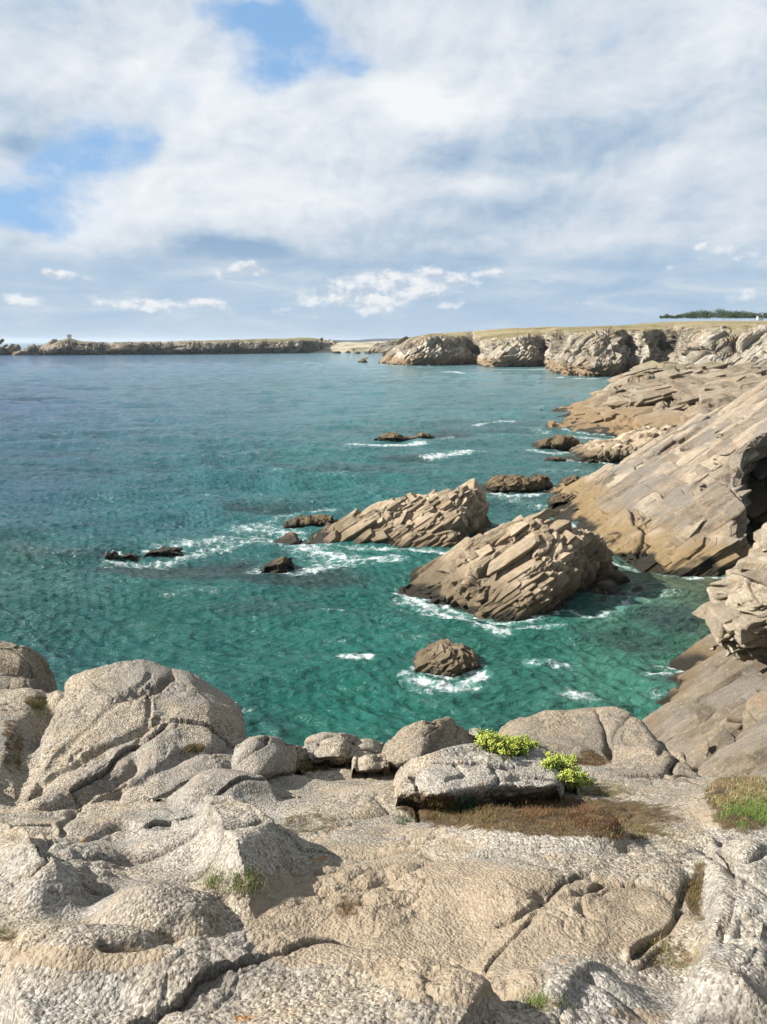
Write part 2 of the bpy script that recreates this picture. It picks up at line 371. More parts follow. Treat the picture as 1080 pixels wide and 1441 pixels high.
def granite_mat(name, tint=(1, 1, 1), veg=True, wh=.5):
    m, t, b = material(name, .95)
    geo = t.new('ShaderNodeNewGeometry'); P = geo.outputs['Position']
    crk = t.attr('crack'); soil = t.attr('soil'); lich = t.attr('lichen'); moss = t.attr('moss')
    Pw = t.v('ADD', P, t.v('SCALE', t.noise(P, 30, 3, .6, 0, '3D', True), None, .02))
    cell = t.sep(t.vor(Pw, 78, 'F1', 'Color'))[0]; cd = t.vor(Pw, 78)
    c2 = t.sep(t.vor(Pw, 135, 'F1', 'Color'))[1]
    k = t.m('ADD', t.m('MULTIPLY', cell, .55), t.m('MULTIPLY', c2, .45))
    base = t.ramp(k, [(.08, (.10, .085, .06)), (.3, (.29, .24, .17)), (.55, (.44, .37, .27)), (.85, (.66, .59, .47))])
    big = t.noise(P, 1.1, 6, .62); mid = t.noise(P, 4.5, 6, .65)
    base = t.mix(t.m('MULTIPLY', t.smooth(big, .42, .60), .7), base, t.mix(k, (.18, .16, .135), (.44, .41, .36)))
    base = t.mix(t.m('MULTIPLY', t.smooth(mid, .52, .66), .4), base, (.53, .39, .245))
    wl = t.smooth(t.m('ADD', t.noise(P, 2.4, 8, .72), t.m('MULTIPLY', lich, .35)), .54, .74)
    base = t.mix(t.m('MULTIPLY', wl, wh), base, t.ramp(k, [(.15, (.24, .22, .185)), (.45, (.44, .415, .36)), (.8, (.70, .67, .60))]))
    dk = t.smooth(t.noise(P, 6.5, 8, .75), .58, .70)
    base = t.mix(t.m('MULTIPLY', dk, .55), base, (.14, .12, .095))
    og = t.m('MULTIPLY', t.smooth(t.noise(P, 3.3, 7, .7), .655, .70), .8)
    base = t.mix(og, base, (.45, .22, .05))
    so = t.ramp(t.noise(P, 22, 6, .7), [(.3, (.30, .225, .145)), (.55, (.46, .365, .25)), (.75, (.58, .49, .36))])
    sf = t.smooth(t.m('ADD', soil, t.m('MULTIPLY', t.m('SUBTRACT', t.noise(P, 5, 6, .7), .5), .9)), .42, .62)
    base = t.mix(t.m('MULTIPLY', sf, .85), base, so)
    ms = t.ramp(t.noise(P, 16, 5, .7), [(.35, (.055, .038, .02)), (.5, (.12, .078, .036)), (.68, (.20, .165, .075))])
    base = t.mix(t.smooth(t.m('ADD', moss, t.m('MULTIPLY', t.m('SUBTRACT', t.noise(P, 11, 6, .75), .5), 1.1)), .5, .7), base, ms)
    base = t.mix(t.m('MULTIPLY', crk, .7), base, (.07, .06, .05))
    base = t.mix(1.0, base, tuple(y*x for x, y in zip(tint, (.555, .555, .565))), 'MULTIPLY')
    t.put(b.inputs['Base Color'], base)
    hgt = t.m('SUBTRACT', t.m('ADD', t.m('MULTIPLY', t.noise(P, 55, 4, .7), 1.1), t.m('MULTIPLY', t.noise(P, 20, 5, .7), 1.5)), t.m('MULTIPLY', cd, .8))
    t.put(b.inputs['Normal'], t.bump(hgt, .62, .018))
    return m
M_gran = granite_mat('coarse_granite'); M_granw = granite_mat('white_lichen_granite', wh=.62); M_grang = granite_mat('grey_granite', (.80, .78, .75), wh=.2)
# ------------------------------------------------------------------ water
def waves(X, Y, sp):
    P2 = np.stack([X, Y, np.zeros_like(X)], 1)
    wx = X+1.6*perlin(P2/9, 5)*1.0; wy = Y+1.6*perlin(P2/9, 6)
    z = np.zeros_like(X); r = np.random.default_rng(3)
    for k in range(46):
        lam = .55*(1.085**k); th = R(74)+r.normal()*R(27)      # heading towards the shore on the right
        a = .0125*lam**.82*(2.0 if lam < 1.7 else 1.0); ph = r.random()*6.28; kk = 2*math.pi/lam
        fade = np.clip((lam/sp-2.0)/2.5, 0, 1)
        s = np.sin(kk*(wx*math.cos(th)+wy*math.sin(th))+ph)
        z += a*fade*(2*((s+1)/2)**1.5-.85)
    c = fbm(np.stack([wx*.9, wy*1.4, X*0], 1)/2.1, 3, 8, ridge=True)
    z += .06*np.clip((2.1/sp-1.5)/2, 0, 1)*c
    amp = 1+.5*perlin(P2/26, 12)
    return z*amp*.75
FOAM = []       # (polyline of world xy, radius, strength)
# colour of the water body at places on the sea (albedo)
WC = [(20, 505, (.026, .095, .165)), (250, 510, (.030, .120, .175)), (520, 505, (.07, .20, .21)), (700, 520, (.07, .19, .19)), (850, 545, (.07, .17, .16)),
      (20, 570, (.028, .090, .130)), (250, 570, (.030, .110, .135)), (500, 560, (.040, .150, .150)), (700, 575, (.038, .130, .122)),
      (20, 680, (.013, .076, .098)), (250, 680, (.014, .092, .098)), (500, 680, (.016, .110, .100)), (720, 650, (.020, .105, .092)), (860, 640, (.03, .10, .085)),
      (20, 830, (.004, .066, .054)), (250, 880, (.004, .078, .060)), (500, 870, (.005, .088, .066)), (480, 990, (.003, .090, .062)),
      (700, 930, (.010, .100, .070)), (860, 990, (.02, .12, .08)), (900, 900, (.022, .105, .068)), (930, 820, (.045, .085, .048)), (760, 700, (.02, .09, .08)), (1020, 830, (.06, .08, .04))]
DARK = [(240, 800, 190, 22, .6), (420, 812, 110, 15, .5), (390, 718, 80, 8, .6), (620, 612, 50, 6, .5), (560, 645, 60, 5, .45), (110, 780, 110, 12, .4), (500, 660, 120, 10, .3),
        (940, 870, 60, 16, .5), (890, 900, 60, 14, .35), (700, 840, 60, 10, .2), (380, 860, 90, 12, .25), (60, 640, 90, 6, .3), (930, 960, 40, 20, .35)]
def build_water():
    azs = np.concatenate([np.linspace(-78, -33, 120)[:-1], np.linspace(-33, 33, 1250), np.linspace(33, 78, 120)[1:]])
    dep = np.concatenate([[.03, .06, .1, .16, .24, .33, .43], np.linspace(.5, 33, 1050), np.linspace(33.3, 62, 60)])[::-1]
    az, de = np.meshgrid(np.radians(azs), np.radians(dep))
    r = H/np.tan(de); X = (r*np.sin(az)).ravel(); Y = (r*np.cos(az)).ravel(); r = r.ravel()
    sp = np.gradient(H/np.tan(np.radians(dep))); sp = np.abs(np.repeat(sp, len(azs)))
    sp = np.sqrt(sp*np.maximum(.12*r/100, .02))*.55+sp*.25
    Z = waves(X, Y, np.maximum(sp, .05))
    la = np.arctan2(X, Y)*3.2; lr = np.log(r)
    P0 = np.stack([la+.12*perlin(np.stack([X, Y, X*0], 1)/30, 3), lr+.1*perlin(np.stack([X, Y, X*0], 1)/25, 4)], 1)
    num = np.zeros((len(X), 3)); den = np.zeros(len(X))
    for px, py, c in WC:
        s_ = sea(px, py); a = math.atan2(s_[0], s_[1])*3.2; l = math.log(math.hypot(s_[0], s_[1]))
        w = 1/((P0[:, 0]-a)**2+(P0[:, 1]-l)**2+.012)**1.5
        num += w[:, None]*np.array(c); den += w
    col = num/den[:, None]*np.array([.86, .75, .80])+np.array([.006, 0, .003])
    P3 = np.stack([X, Y, X*0], 1)
    n = fbm(P3/np.array([14, 14, 1]), 4, 30)
    dark = np.zeros(len(X))
    for px, py, rx, ry, s in DARK:
        c = sea(px, py); ex = rx/FPX*c[1]; ey = abs(sea(px, py-ry)[1]-sea(px, py+ry)[1])/2
        q = ((X-c[0])/ex)**2+((Y-c[1])/ey)**2
        dark = np.maximum(dark, min(1, 1.35*s)*smooth(1.25, .1, q+.8*n))
    dark = np.maximum(dark, .28*smooth(.15, .7, fbm(P3/np.array([40, 22, 1]), 4, 60)))
    col = col*(1-dark[:, None])+dark[:, None]*np.array([.02, .028, .03])
    foam = np.zeros(len(X)); wob = .35*fbm(P3/2.2, 3, 33)
    for pts, rad, s in FOAM:
        xs = [p[0] for p in pts]; ys = [p[1] for p in pts]
        b = (X > min(xs)-3*rad) & (X < max(xs)+3*rad) & (Y > min(ys)-3*rad) & (Y < max(ys)+3*rad)
        if b.any():
            d, _ = seg_dist(X[b], Y[b], [(p[0], p[1]) for p in pts])
            foam[b] = np.maximum(foam[b], s*smooth(1.0, 0, d/rad/(1+wob[b])))
    crest = smooth(.20, .42, Z+.06*n)*smooth(.1, .5, fbm(P3/11, 3, 70))
    foam = np.maximum(foam, crest*.36)
    return mesh_obj('water', np.stack([X, Y, Z], 1), grid_faces(len(dep), len(azs)), M_water, {'wcol': col, 'foam': foam}, origin=np.zeros(3))
M_water, t, b = material('sea_water', .1)
P = t.new('ShaderNodeNewGeometry').outputs['Position']
wc = t.attr('wcol', 'Color'); fm = t.attr('foam')
Pw = t.v('ADD', P, t.v('SCALE', t.noise(P, .9, 3, .6, 0, '3D', True), None, .9))
lace = t.m('SUBTRACT', 1, t.m('MULTIPLY', t.vor(Pw, 1.1, 'DISTANCE_TO_EDGE'), 3.0), None, True)
lace2 = t.m('SUBTRACT', 1, t.m('MULTIPLY', t.vor(Pw, 3.3, 'DISTANCE_TO_EDGE'), 2.2), None, True)
ln = t.m('ADD', t.m('MULTIPLY', lace, .34), t.m('ADD', t.m('MULTIPLY', lace2, .30), t.m('MULTIPLY', t.m('SUBTRACT', t.noise(P, 1.7, 8, .78), .5), 1.7)))
ff = t.smooth(t.m('ADD', t.m('MULTIPLY', fm, .88), ln), .80, 1.40)
ff = t.m('MULTIPLY', ff, t.smooth(fm, .02, .12))
milk = t.m('MULTIPLY', t.smooth(fm, .15, 1.0), .42)
c = t.mix(1.0, wc, t.ramp(t.noise(P, .12, 5, .6), [(.3, .9), (.7, 1.12)]), 'MULTIPLY')
c = t.mix(milk, c, (.12, .25, .22)); c = t.mix(ff, c, (.43, .45, .46))
t.put(b.inputs['Base Color'], c); b.inputs['IOR'].default_value = 1.33; b.inputs['Specular IOR Level'].default_value = .24
t.put(b.inputs['Roughness'], t.m('ADD', .10, t.m('MULTIPLY', ff, .7)))
S = t.v('MULTIPLY', P, (.8, 1.6, 1))
hh = t.m('ADD', t.m('MULTIPLY', t.noise(S, 1.5, 5, .55, .3), .75), t.m('ADD', t.m('MULTIPLY', t.noise(S, .16, 4, .6), 2.6), t.m('MULTIPLY', t.noise(S, 4.6, 4, .6), .24)))
t.put(b.inputs['Normal'], t.bump(hh, 1.0, .42))
# ------------------------------------------------------------------ sea rocks
def foam_line(pixels, rad, s=1.0): FOAM.append(([sea(a, b_)[:2] for a, b_ in pixels], rad, s))
C = [[(567, 832, 'W'), (640, 862, 'W'), (680, 880, 'W'), (715, 887, 'W'), (738, 884, 'W'), (762, 881, 'W'), (797, 866, 'W'), (822, 880, 'W'), (864, 870, 'W'), (886, 856, 'W')],
     [(568, 829, 48.6), (625, 832, 46.6), (672, 842, 43.4), (715, 845, 43), (742, 848, 42.5), (776, 834, 43.0), (822, 838, 49.0), (846, 846, 45.6), (868, 850, 46.2), (887, 850, 46.8)],
     [(572, 827, 49), (622, 808, 48), (665, 803, 45.3), (708, 792, 45), (752, 790, 44.2), (801, 793, 44.4), (842, 800, 50.4), (862, 822, 49.4), (874, 832, 49), (885, 843, 48.4)],
     [(580, 822, 49.6), (622, 790, 49), (658, 766, 47.5), (708, 741, 47.6), (748, 722, 47.2), (834, 752, 46.6), (848, 758, 50.0), (860, 790, 51), (872, 812, 50.6), (882, 836, 50)]]
net('sea_rock', C, 380, 520, M_islet, dict(size=(4.6, 1.5, .8), amp=.5, crack=.34, fine=.08, seed=1), 'largest free-standing tan rock in the water, its right end in dark shadow', 'rock',
    back=5, lin=.8, pb=1, blk=dict(dims=(4.0, 1.7, .95), levels=[(150, 1, 16), (330, .5, 9), (260, .26, 6)], out=.27), lines=[([(636, 782), (650, 802), (653, 830)], .5, .12, 0, 1), ([(640, 852), (700, 812), (745, 790), (790, 770), (803, 757)], .35, .08, .12, .4), ([(622, 800), (700, 765), (790, 742)], .18, .07, .1, .4), ([(722, 803), (732, 840), (742, 858)], .3, .1, 0, 1), ([(690, 815), (712, 790)], .25, .1, 0, 1)])
foam_line([(560, 832), (600, 850), (640, 868), (672, 884), (705, 893)], 1.1, .85); foam_line([(705, 892), (740, 886), (790, 884)], .8, .7); foam_line([(575, 842), (640, 868)], 2.6, .6); foam_line([(890, 855), (850, 880)], .7, .4)
C = [[(427, 769, 'W'), (475, 778, 'W'), (530, 783, 'W'), (575, 784, 'W'), (610, 787, 'W'), (632, 788, 'W'), (646, 786, 'W'), (666, 772, 'W')],
     [(428, 768, 60), (478, 766, 59), (530, 765, 58.4), (572, 762, 58.2), (603, 765, 57.8), (637, 765, 57.6), (650, 768, 59.4), (671, 756, 61.6)],
     [(430, 766, 60.5), (485, 748, 60.4), (530, 740, 59.6), (577, 735, 59.4), (602, 733, 59.2), (643, 728, 58.8), (660, 735, 60.6), (676, 730, 62)],
     [(438, 758, 61.5), (490, 735, 61.5), (527, 713, 61.2), (570, 704, 61.6), (606, 700, 61.6), (645, 690, 61), (669, 690, 61.7), (679, 708, 62.8)]]
net('sea_rock', C, 250, 380, M_islet, dict(size=(3.4, 1.5, 1.0), amp=.6, crack=.35, fine=.1, seed=2), 'long tan rock in the water rising to a blunt peak at its right end', 'rock',
    back=6, blk=dict(dims=(3.2, 1.6, 1.15), levels=[(130, 1, 14), (320, .55, 9), (280, .3, 6)], out=.34), lines=[([(582, 735), (584, 780)], .7, .2, .2, .5), ([(600, 715), (585, 745)], .4, .15, 0, 1)])
foam_line([(415, 770), (450, 778), (500, 786), (560, 788)], 1.4, .8); foam_line([(350, 745), (400, 752), (440, 775), (480, 790)], 4.2, .62); foam_line([(350, 742), (420, 722), (470, 715)], 1.6, .6)
def islet(top, wl, mat, label, seed, nr=90, nc=130, amp=.3, size=(1.6, .8, .5), lean=.8, back=3, group='low rocks awash in the sea', crack=.25, cat='rock', name='sea_rock', minY=.3):
    n = 7
    def res(p):
        p = np.array(p, float); t_ = np.linspace(0, len(p)-1, n); i = np.minimum(t_.astype(int), len(p)-2); f = (t_-i)[:, None]
        return p[i]*(1-f)+p[i+1]*f
    tp, w = res(top), res(wl); rows = [[], [], []]
    for (a, b_), (c_, d_) in zip(tp, w):
        s_ = sea(c_, d_); k = s_[1]/FPX
        hgt = max(d_-b_, .5)*k; Y1 = s_[1]+minY+lean*hgt
        rows[0].append((c_, d_, 'W')); rows[1].append((c_*.45+a*.55, d_*.45+b_*.55, s_[1]+.35*lean*hgt+.1)); rows[2].append((a, b_, Y1))
    return net(name, rows, nr, nc, mat, dict(size=size, amp=amp*1.1, crack=crack, fine=amp*.22, seed=seed, lv=3), label, cat, group=group, back=back, blk=dict(dims=tuple(x*1.1 for x in size), levels=[(int(nc*.28), 1, 9), (nc, .5, 6)], out=amp*.42, minz=-.3))
islet([(584, 950), (590, 926), (610, 910), (630, 908), (650, 916), (668, 926), (677, 945)], [(584, 953), (605, 962), (640, 967), (665, 962), (677, 955)], M_islet, 'small rounded brown rock alone in the green water near the shore', 11, 130, 170, back=2.4, amp=.22, group=None, size=(1.3, .8, .6))
foam_line([(575, 956), (605, 966), (640, 971), (680, 960)], .9, .85); foam_line([(590, 968), (665, 970)], 1.8, .45)
islet([(398, 745), (405, 733), (425, 727), (445, 728), (466, 727), (468, 738)], [(398, 747), (430, 749), (468, 745)], M_reef, 'low brown rock touching the left end of the long tan rock', 12, back=3)
islet([(172, 783), (180, 779), (189, 781)], [(170, 785), (180, 786.5), (191, 784)], M_reef, 'tiny dark reef stone leftmost in the foam streak', 13, 50, 70, back=1.2, amp=.14, size=(1, .6, .4))
islet([(206, 779), (217, 773), (232, 771), (243, 774), (254, 779)], [(206, 781), (228, 783), (254, 781)], M_reef, 'low dark reef stone in foam, second from the left', 14, 60, 90, back=1.4, amp=.16, size=(1.2, .6, .4))
islet([(372, 797), (384, 789), (398, 784), (408, 786), (412, 796)], [(374, 801), (392, 806), (413, 800)], M_reef, 'small dark rock in foam below the long tan rock', 15, 70, 80, back=1.2, amp=.16, size=(1, .6, .4))
foam_line([(160, 790), (225, 788), (290, 775), (350, 765)], 2.0, .66); foam_line([(230, 772), (340, 760), (400, 765)], 2.6, .62); foam_line([(360, 800), (420, 802), (480, 795)], 2.2, .75)
islet([(530, 618), (540, 612), (556, 609), (568, 615), (578, 616), (594, 610), (610, 616)], [(530, 621), (555, 624), (580, 622), (610, 619)], M_reef, 'flat broken reef awash with white surf, farthest out in the bay', 16, 60, 120, amp=.45, size=(2.4, 1.2, .7), back=5)
foam_line([(497, 624), (540, 628), (590, 625)], 2.6, .9); foam_line([(600, 617), (635, 614)], 2.0, .6)
islet([(683, 690), (692, 672), (706, 678), (722, 667), (738, 672), (745, 684), (756, 668), (768, 667), (777, 685)], [(683, 692), (705, 699), (740, 699), (760, 697), (777, 692)], M_reef, 'jagged brown rock with two humps between the long tan rock and the big slab', 17, 90, 140, amp=.55, size=(2, 1, .6), back=5)
foam_line([(675, 694), (710, 703), (750, 702), (785, 694)], 1.5, .8); foam_line([(690, 705), (770, 712)], 3, .5)
islet([(790, 684), (798, 674), (812, 671), (820, 680)], [(789, 688), (806, 690), (821, 686)], M_reef, 'small round brown rock right of the two-humped rock', 18, 60, 70, amp=.35, size=(1.5, .8, .5), back=3)
islet([(827, 684), (832, 675), (840, 674), (844, 682)], [(827, 687), (836, 688), (844, 685)], M_reef, 'very small brown stone close to the foot of the big slab', 19, 50, 50, amp=.25, size=(1, .6, .4), back=2)
islet([(776, 710), (784, 699), (800, 696), (815, 700), (828, 697), (836, 705)], [(775, 715), (800, 718), (836, 716)], M_reef, 'low brown ledge running out from the left foot of the big slab', 20, 70, 90, amp=.4, size=(2, 1, .6), back=4)
foam_line([(785, 692), (830, 694), (850, 690)], 1.7, .7); foam_line([(770, 720), (800, 725)], 1.5, .6)
islet([(760, 628), (772, 618), (790, 614), (800, 612), (812, 617), (815, 628)], [(759, 632), (785, 636), (815, 632)], M_reef, 'brown rock off the near point of the layered headland', 21, 70, 110, amp=.7, size=(3, 1.5, .8), back=6)
foam_line([(745, 632), (785, 640), (820, 634)], 2.5, .7)
islet([(768, 648), (780, 643), (795, 646)], [(768, 650), (782, 652), (797, 650)], M_reef, 'tiny dark rock just above the waterline below the brown point rock', 22, 50, 60, amp=.4, size=(2, 1, .6), back=3)
foam_line([(790, 648), (840, 650), (905, 658)], 2.2, .8); foam_line([(835, 668), (875, 668)], 2.6, .7); foam_line([(770, 660), (830, 662)], 3, .45)
islet([(820, 645), (835, 630), (850, 625), (862, 622), (880, 625), (895, 615), (930, 600), (960, 610)], [(820, 650), (850, 655), (900, 657), (930, 655), (960, 655)], M_islet, 'broad low brown rock platform between the layered headland and the big slab', 23, 120, 200, amp=.8, size=(4, 2, 1), back=14, group=None, lean=1.2)
foam_line([(840, 616), (880, 622), (910, 628)], 2, .6); foam_line([(735, 600), (780, 612)], 3, .5)
foam_line([(670, 598), (700, 595), (722, 596)], 2.2, .75); foam_line([(605, 645), (640, 642), (670, 637)], 2.8, .85)
islet([(509, 508), (513, 505), (517, 509)], [(508, 510), (517, 510)], M_reef, 'pinprick dark rock far out before the sandy beach', 24, 30, 30, amp=1.2, size=(4, 2, 1), back=5, lean=.5)
islet([(-25, 488), (-12, 485), (2, 489), (6, 495), (10, 497)], [(-25, 500), (0, 500), (11, 499)], M_far, 'dark rock at the left edge beyond the far headland point', 25, 60, 80, amp=1.2, size=(12, 6, 4), back=30, group=None)
foam_line([(505, 511), (530, 512)], 6, .7)
# scattered whitecaps and lace
for px, py, l, rd, s in [(500, 932, 18, 1.0, .75), (775, 938, 30, .8, .6), (745, 930, 25, .7, .55), (815, 985, 8, 1.3, .7), (945, 955, 22, 1.2, .8), (965, 930, 14, .8, .7), (930, 985, 14, .8, .5), (905, 835, 18, .5, .5),
                     (640, 523, 12, 6, .8), (960, 940, 20, 2.2, .55), (600, 905, 20, .6, .4), (350, 1000, 8, .5, .4), (700, 555, 10, 3, .5), (300, 700, 14, 1, .4), (120, 720, 12, 1, .4), (450, 640, 12, 1.3, .4), (760, 575, 14, 2.4, .5), (520, 520, 12, 5, .5), (860, 625, 10, 2, .6), (470, 905, 8, .7, .4)]:
    foam_line([(px-l, py+random.uniform(-2, 2)), (px, py), (px+l, py+random.uniform(-3, 3))], rd, s)
# ------------------------------------------------------------------ big slab, layered headland, cove wall
C = [[(778, 726, 'W'), (820, 760, 'W'), (850, 792, 'W'), (890, 803, 'W'), (940, 811, 'W'), (985, 815, 'W'), (1028, 817, 'W'), (1040, 797, 'W'), (1130, 790, 'W')],
     [(779, 724, 71.5), (818, 745, 65.5), (850, 765, 57.5), (890, 770, 55.4), (940, 772, 54), (990, 768, 53.2), (1038, 762, 53), (1052, 735, 67), (1130, 700, 61)],
     [(780, 722, 72.4), (822, 725, 68.5), (862, 718, 63.5), (908, 705, 62), (955, 695, 61), (1003, 682, 60), (1040, 668, 58.0), (1060, 655, 69), (1140, 625, 61)],
     [(781, 720, 73), (824, 716, 70.5), (864, 700, 67), (910, 680, 66), (956, 665, 65), (1003, 645, 64), (1046, 632, 60.5), (1078, 612, 61), (1140, 596, 61.5)],
     [(783, 716, 74), (828, 700, 73), (867, 667, 73), (916, 638, 73), (958, 613, 73), (1004, 584, 73), (1050, 557, 72), (1095, 530, 71), (1160, 505, 71)]]
net('slab_rock', C, 470, 500, M_slab, dict(size=(7, 2.4, 1.0), amp=.6, crack=.45, fine=.10, seed=31), 'huge sloping tan rock slab at the right with a dark cleft at its edge', 'cliff', back=14, ends=True, pb=1, lin=.85, blk=dict(dims=(6.5, 2.6, .9), levels=[(210, 1, 20), (700, .5, 11), (900, .24, 6)], out=.5, jit=.09),
    lines=[([(865, 740), (940, 690), (1000, 640), (1060, 600)], .9, .22, .3, 1.), ([(850, 730), (900, 680), (960, 640)], .6, .15, .1, .6), ([(900, 780), (950, 745), (1030, 700)], .7, .18, .2, .8), ([(930, 650), (990, 615), (1040, 580)], .6, .18, .1, .8), ([(920, 770), (960, 730), (985, 720)], .5, .2, 0, 1), ([(905, 800), (935, 790), (1000, 775)], .4, .3, .1, .6), ([(1000, 815), (1020, 780), (1035, 740)], .4, .2, 0, 1)])
C = [[(776, 606, 'W'), (815, 611, 'W'), (850, 613, 'W'), (880, 620, 'W'), (920, 640, 'W'), (960, 655, 'W'), (1010, 660, 'W'), (1100, 660, 'W'), (1250, 660, 'W')],
     [(780, 602, 143), (820, 597, 142), (850, 593, 141), (885, 600, 134), (920, 610, 125), (960, 615, 118), (1010, 605, 114), (1100, 595, 110), (1250, 590, 108)],
     [(784, 600, 145), (835, 580, 146), (862, 567, 147), (897, 572, 141), (930, 575, 136), (970, 572, 132), (1020, 562, 130), (1100, 560, 125), (1250, 560, 120)],
     [(790, 598, 147), (842, 566, 152), (875, 545, 154), (897, 548, 149), (930, 545, 146), (980, 545, 144), (1030, 540, 142), (1100, 538, 138), (1250, 538, 135)],
     [(797, 597, 152), (850, 560, 158), (884, 528, 160), (912, 520, 160), (955, 521, 160), (1000, 525, 162), (1050, 526, 162), (1110, 526, 160), (1250, 524, 160)],
     [(800, 596, 160), (852, 559, 168), (888, 525, 176), (915, 516, 182), (955, 513, 186), (1000, 516, 190), (1050, 518, 190), (1110, 518, 190), (1250, 516, 190)]]
net('layered_headland', C, 330, 420, M_head, dict(size=(12, 7, 1.8), amp=1.4, crack=1.2, fine=.25, seed=33, fr=frame((.9, .1, .22), (-.25, -.3, .9))), 'low layered grey and brown rock headland behind the big slab', 'headland', back=30, pb=2, mask=[1, 1, 1, 1, .8, .5, .3, .3], blk=dict(dims=(9, 5, 1.7), levels=[(280, 1, 14), (900, .5, 8), (700, .26, 5)], out=.95, mask=[1, 1, 1, 1, 1, .8, .3, .0]),
    lines=[([(905, 545), (912, 600)], 2.5, 1.2, .5, 2), ([(945, 548), (935, 600)], 1.5, .8, .5, 2), ([(1010, 540), (1000, 580)], 1.2, .7, .3, 2), ([(800, 600), (850, 602), (900, 608)], 1, .6, 0, 1)])
foam_line([(770, 608), (810, 614), (850, 616)], 2.4, .7)
C = [[(870, 1060, 'W'), (905, 1010, 'W'), (945, 972, 'W'), (962, 946, 'W'), (992, 925, 'W'), (1003, 905, 'W'), (1020, 880, 'W'), (1045, 840, 'W'), (1090, 800, 'W')],
     [(900, 1085, 24), (940, 1035, 26), (975, 1000, 28), (992, 966, 30), (1012, 945, 32), (1028, 925, 34), (1050, 900, 36), (1070, 860, 38), (1110, 820, 42)],
     [(955, 1120, 18), (995, 1078, 20), (1028, 1042, 22), (1045, 1000, 24), (1060, 965, 26), (1080, 940, 28), (1100, 915, 31), (1120, 850, 34), (1160, 800, 38)],
     [(1010, 1160, 13), (1060, 1112, 15), (1085, 1080, 17), (1105, 1030, 19), (1130, 980, 21), (1150, 950, 23), (1170, 900, 26), (1190, 830, 30), (1230, 770, 34)],
     [(1120, 1230, 8), (1170, 1140, 10), (1200, 1060, 12), (1220, 1000, 14), (1240, 940, 16), (1260, 900, 19), (1290, 830, 22), (1310, 760, 27), (1350, 700, 30)]]
net('cove_rock_face', C, 460, 420, M_wall, dict(size=(5, 3.4, 1.6), amp=.35, crack=.35, fine=.05, seed=41, warp=.5, fr=frame((.85, .3, .4), (-.35, -.5, .8))), 'brown and grey bedded rock face dropping to the cove behind the foreground, lower right', 'cliff', ends=False, flip=True, pb=3, blk=dict(dims=(3.0, 1.5, .8), levels=[(300, 1, 18), (700, .5, 12), (500, .25, 7)], out=.42, jit=.10),
    lines=[([(985, 1035), (1010, 1000), (1050, 975), (1090, 960)], .9, .22, .1, .4), ([(1000, 960), (1030, 975)], .4, .15, 0, 1), ([(1020, 1040), (1024, 1060)], .4, .15, 0, 1), ([(960, 1055), (990, 1068), (1005, 1060)], .3, .1, 0, 1)])
C = [[(1012, 910, 27), (1022, 925, 27), (1045, 937, 26.5), (1085, 930, 26), (1140, 925, 25.5), (1200, 910, 25)],
     [(1002, 885, 27.5), (1010, 895, 26.2), (1038, 900, 25.3), (1082, 890, 24.8), (1140, 880, 24.2), (1200, 870, 24)],
     [(1000, 862, 28), (1010, 862, 26.5), (1036, 860, 25.6), (1080, 845, 25), (1140, 830, 24.5), (1200, 820, 24.2)],
     [(1010, 838, 28.8), (1022, 832, 27.2), (1045, 820, 26.3), (1082, 800, 26), (1140, 770, 25.6), (1200, 740, 25.4)],
     [(1042, 802, 30), (1050, 796, 29), (1060, 785, 28), (1085, 765, 27.5), (1140, 720, 27.4), (1200, 690, 27)],
     [(1050, 800, 33), (1060, 790, 32.5), (1066, 768, 31.5), (1085, 742, 31), (1140, 700, 31), (1200, 670, 31)],
     [(1060, 850, 36), (1070, 850, 36), (1090, 850, 36), (1120, 850, 36), (1160, 850, 36), (1240, 850, 36)]]
net('overhanging_rock', C, 260, 200, M_pale, dict(size=(2.6, 1.0, .40), amp=.25, crack=.35, fine=.05, seed=43, fr=frame((.9, .2, .2), (-.2, -.3, .9))), 'whitish thin-bedded boulder jutting over the cove at the right edge', 'boulder', ends=False, blk=dict(dims=(3.0, 1.8, .5), levels=[(100, 1, 20), (260, .5, 13), (200, .26, 8)], out=.22, jit=.07),
    lines=[([(1005, 890), (1040, 885), (1080, 860)], .35, .1, .1, .3), ([(1010, 912), (1050, 900), (1090, 890)], .3, .1, 0, 1)])
# ------------------------------------------------------------------ far coast
xs = [538, 552, 575, 605, 640, 668, 690, 720, 748, 768, 783, 800, 835, 868, 884, 905, 935, 960, 1000, 1040, 1090, 1180, 1300]
w_ = [511, 513, 515, 515, 514, 513, 517, 517, 517, 516, 525, 529, 531, 531, 527, 530, 526, 540, 545, 545, 548, 555, 560]
e_ = [505, 494, 479, 470, 473, 477, 478, 475, 474, 472, 471, 469, 467, 465, 466, 466, 466, 464, 462, 460, 458, 454, 450]
sk = [502, 488, 474, 468, 466, 464, 462, 460, 459, 458, 458, 458, 457, 456, 455, 453, 451, 450, 449, 449, 449, 446, 444]
rr = np.random.default_rng(5)
rows = [[], [], [], [], [], []]
for i, x in enumerate(xs):
    Yw = sea(x, w_[i])[1]; rec = {668: 22, 768: 18, 884: 25, 935: 30, 748: 4}.get(x, 0)
    jut = rr.uniform(-3, 3)
    ce = e_[i]; mid_ = (w_[i]*.5+ce*.5)
    rows[0].append((x, w_[i], 'W'))
    rows[1].append((x, w_[i]*.72+ce*.28, Yw+5+rec*.4))
    rows[2].append((x, mid_, Yw+11+jut+rec))
    rows[3].append((x, ce, Yw+24+jut+rec))
    rows[4].append((x, ce*.6+sk[i]*.4-.6, Yw+90))
    rows[5].append((x, sk[i], Yw+(330 if x > 600 else 90)))
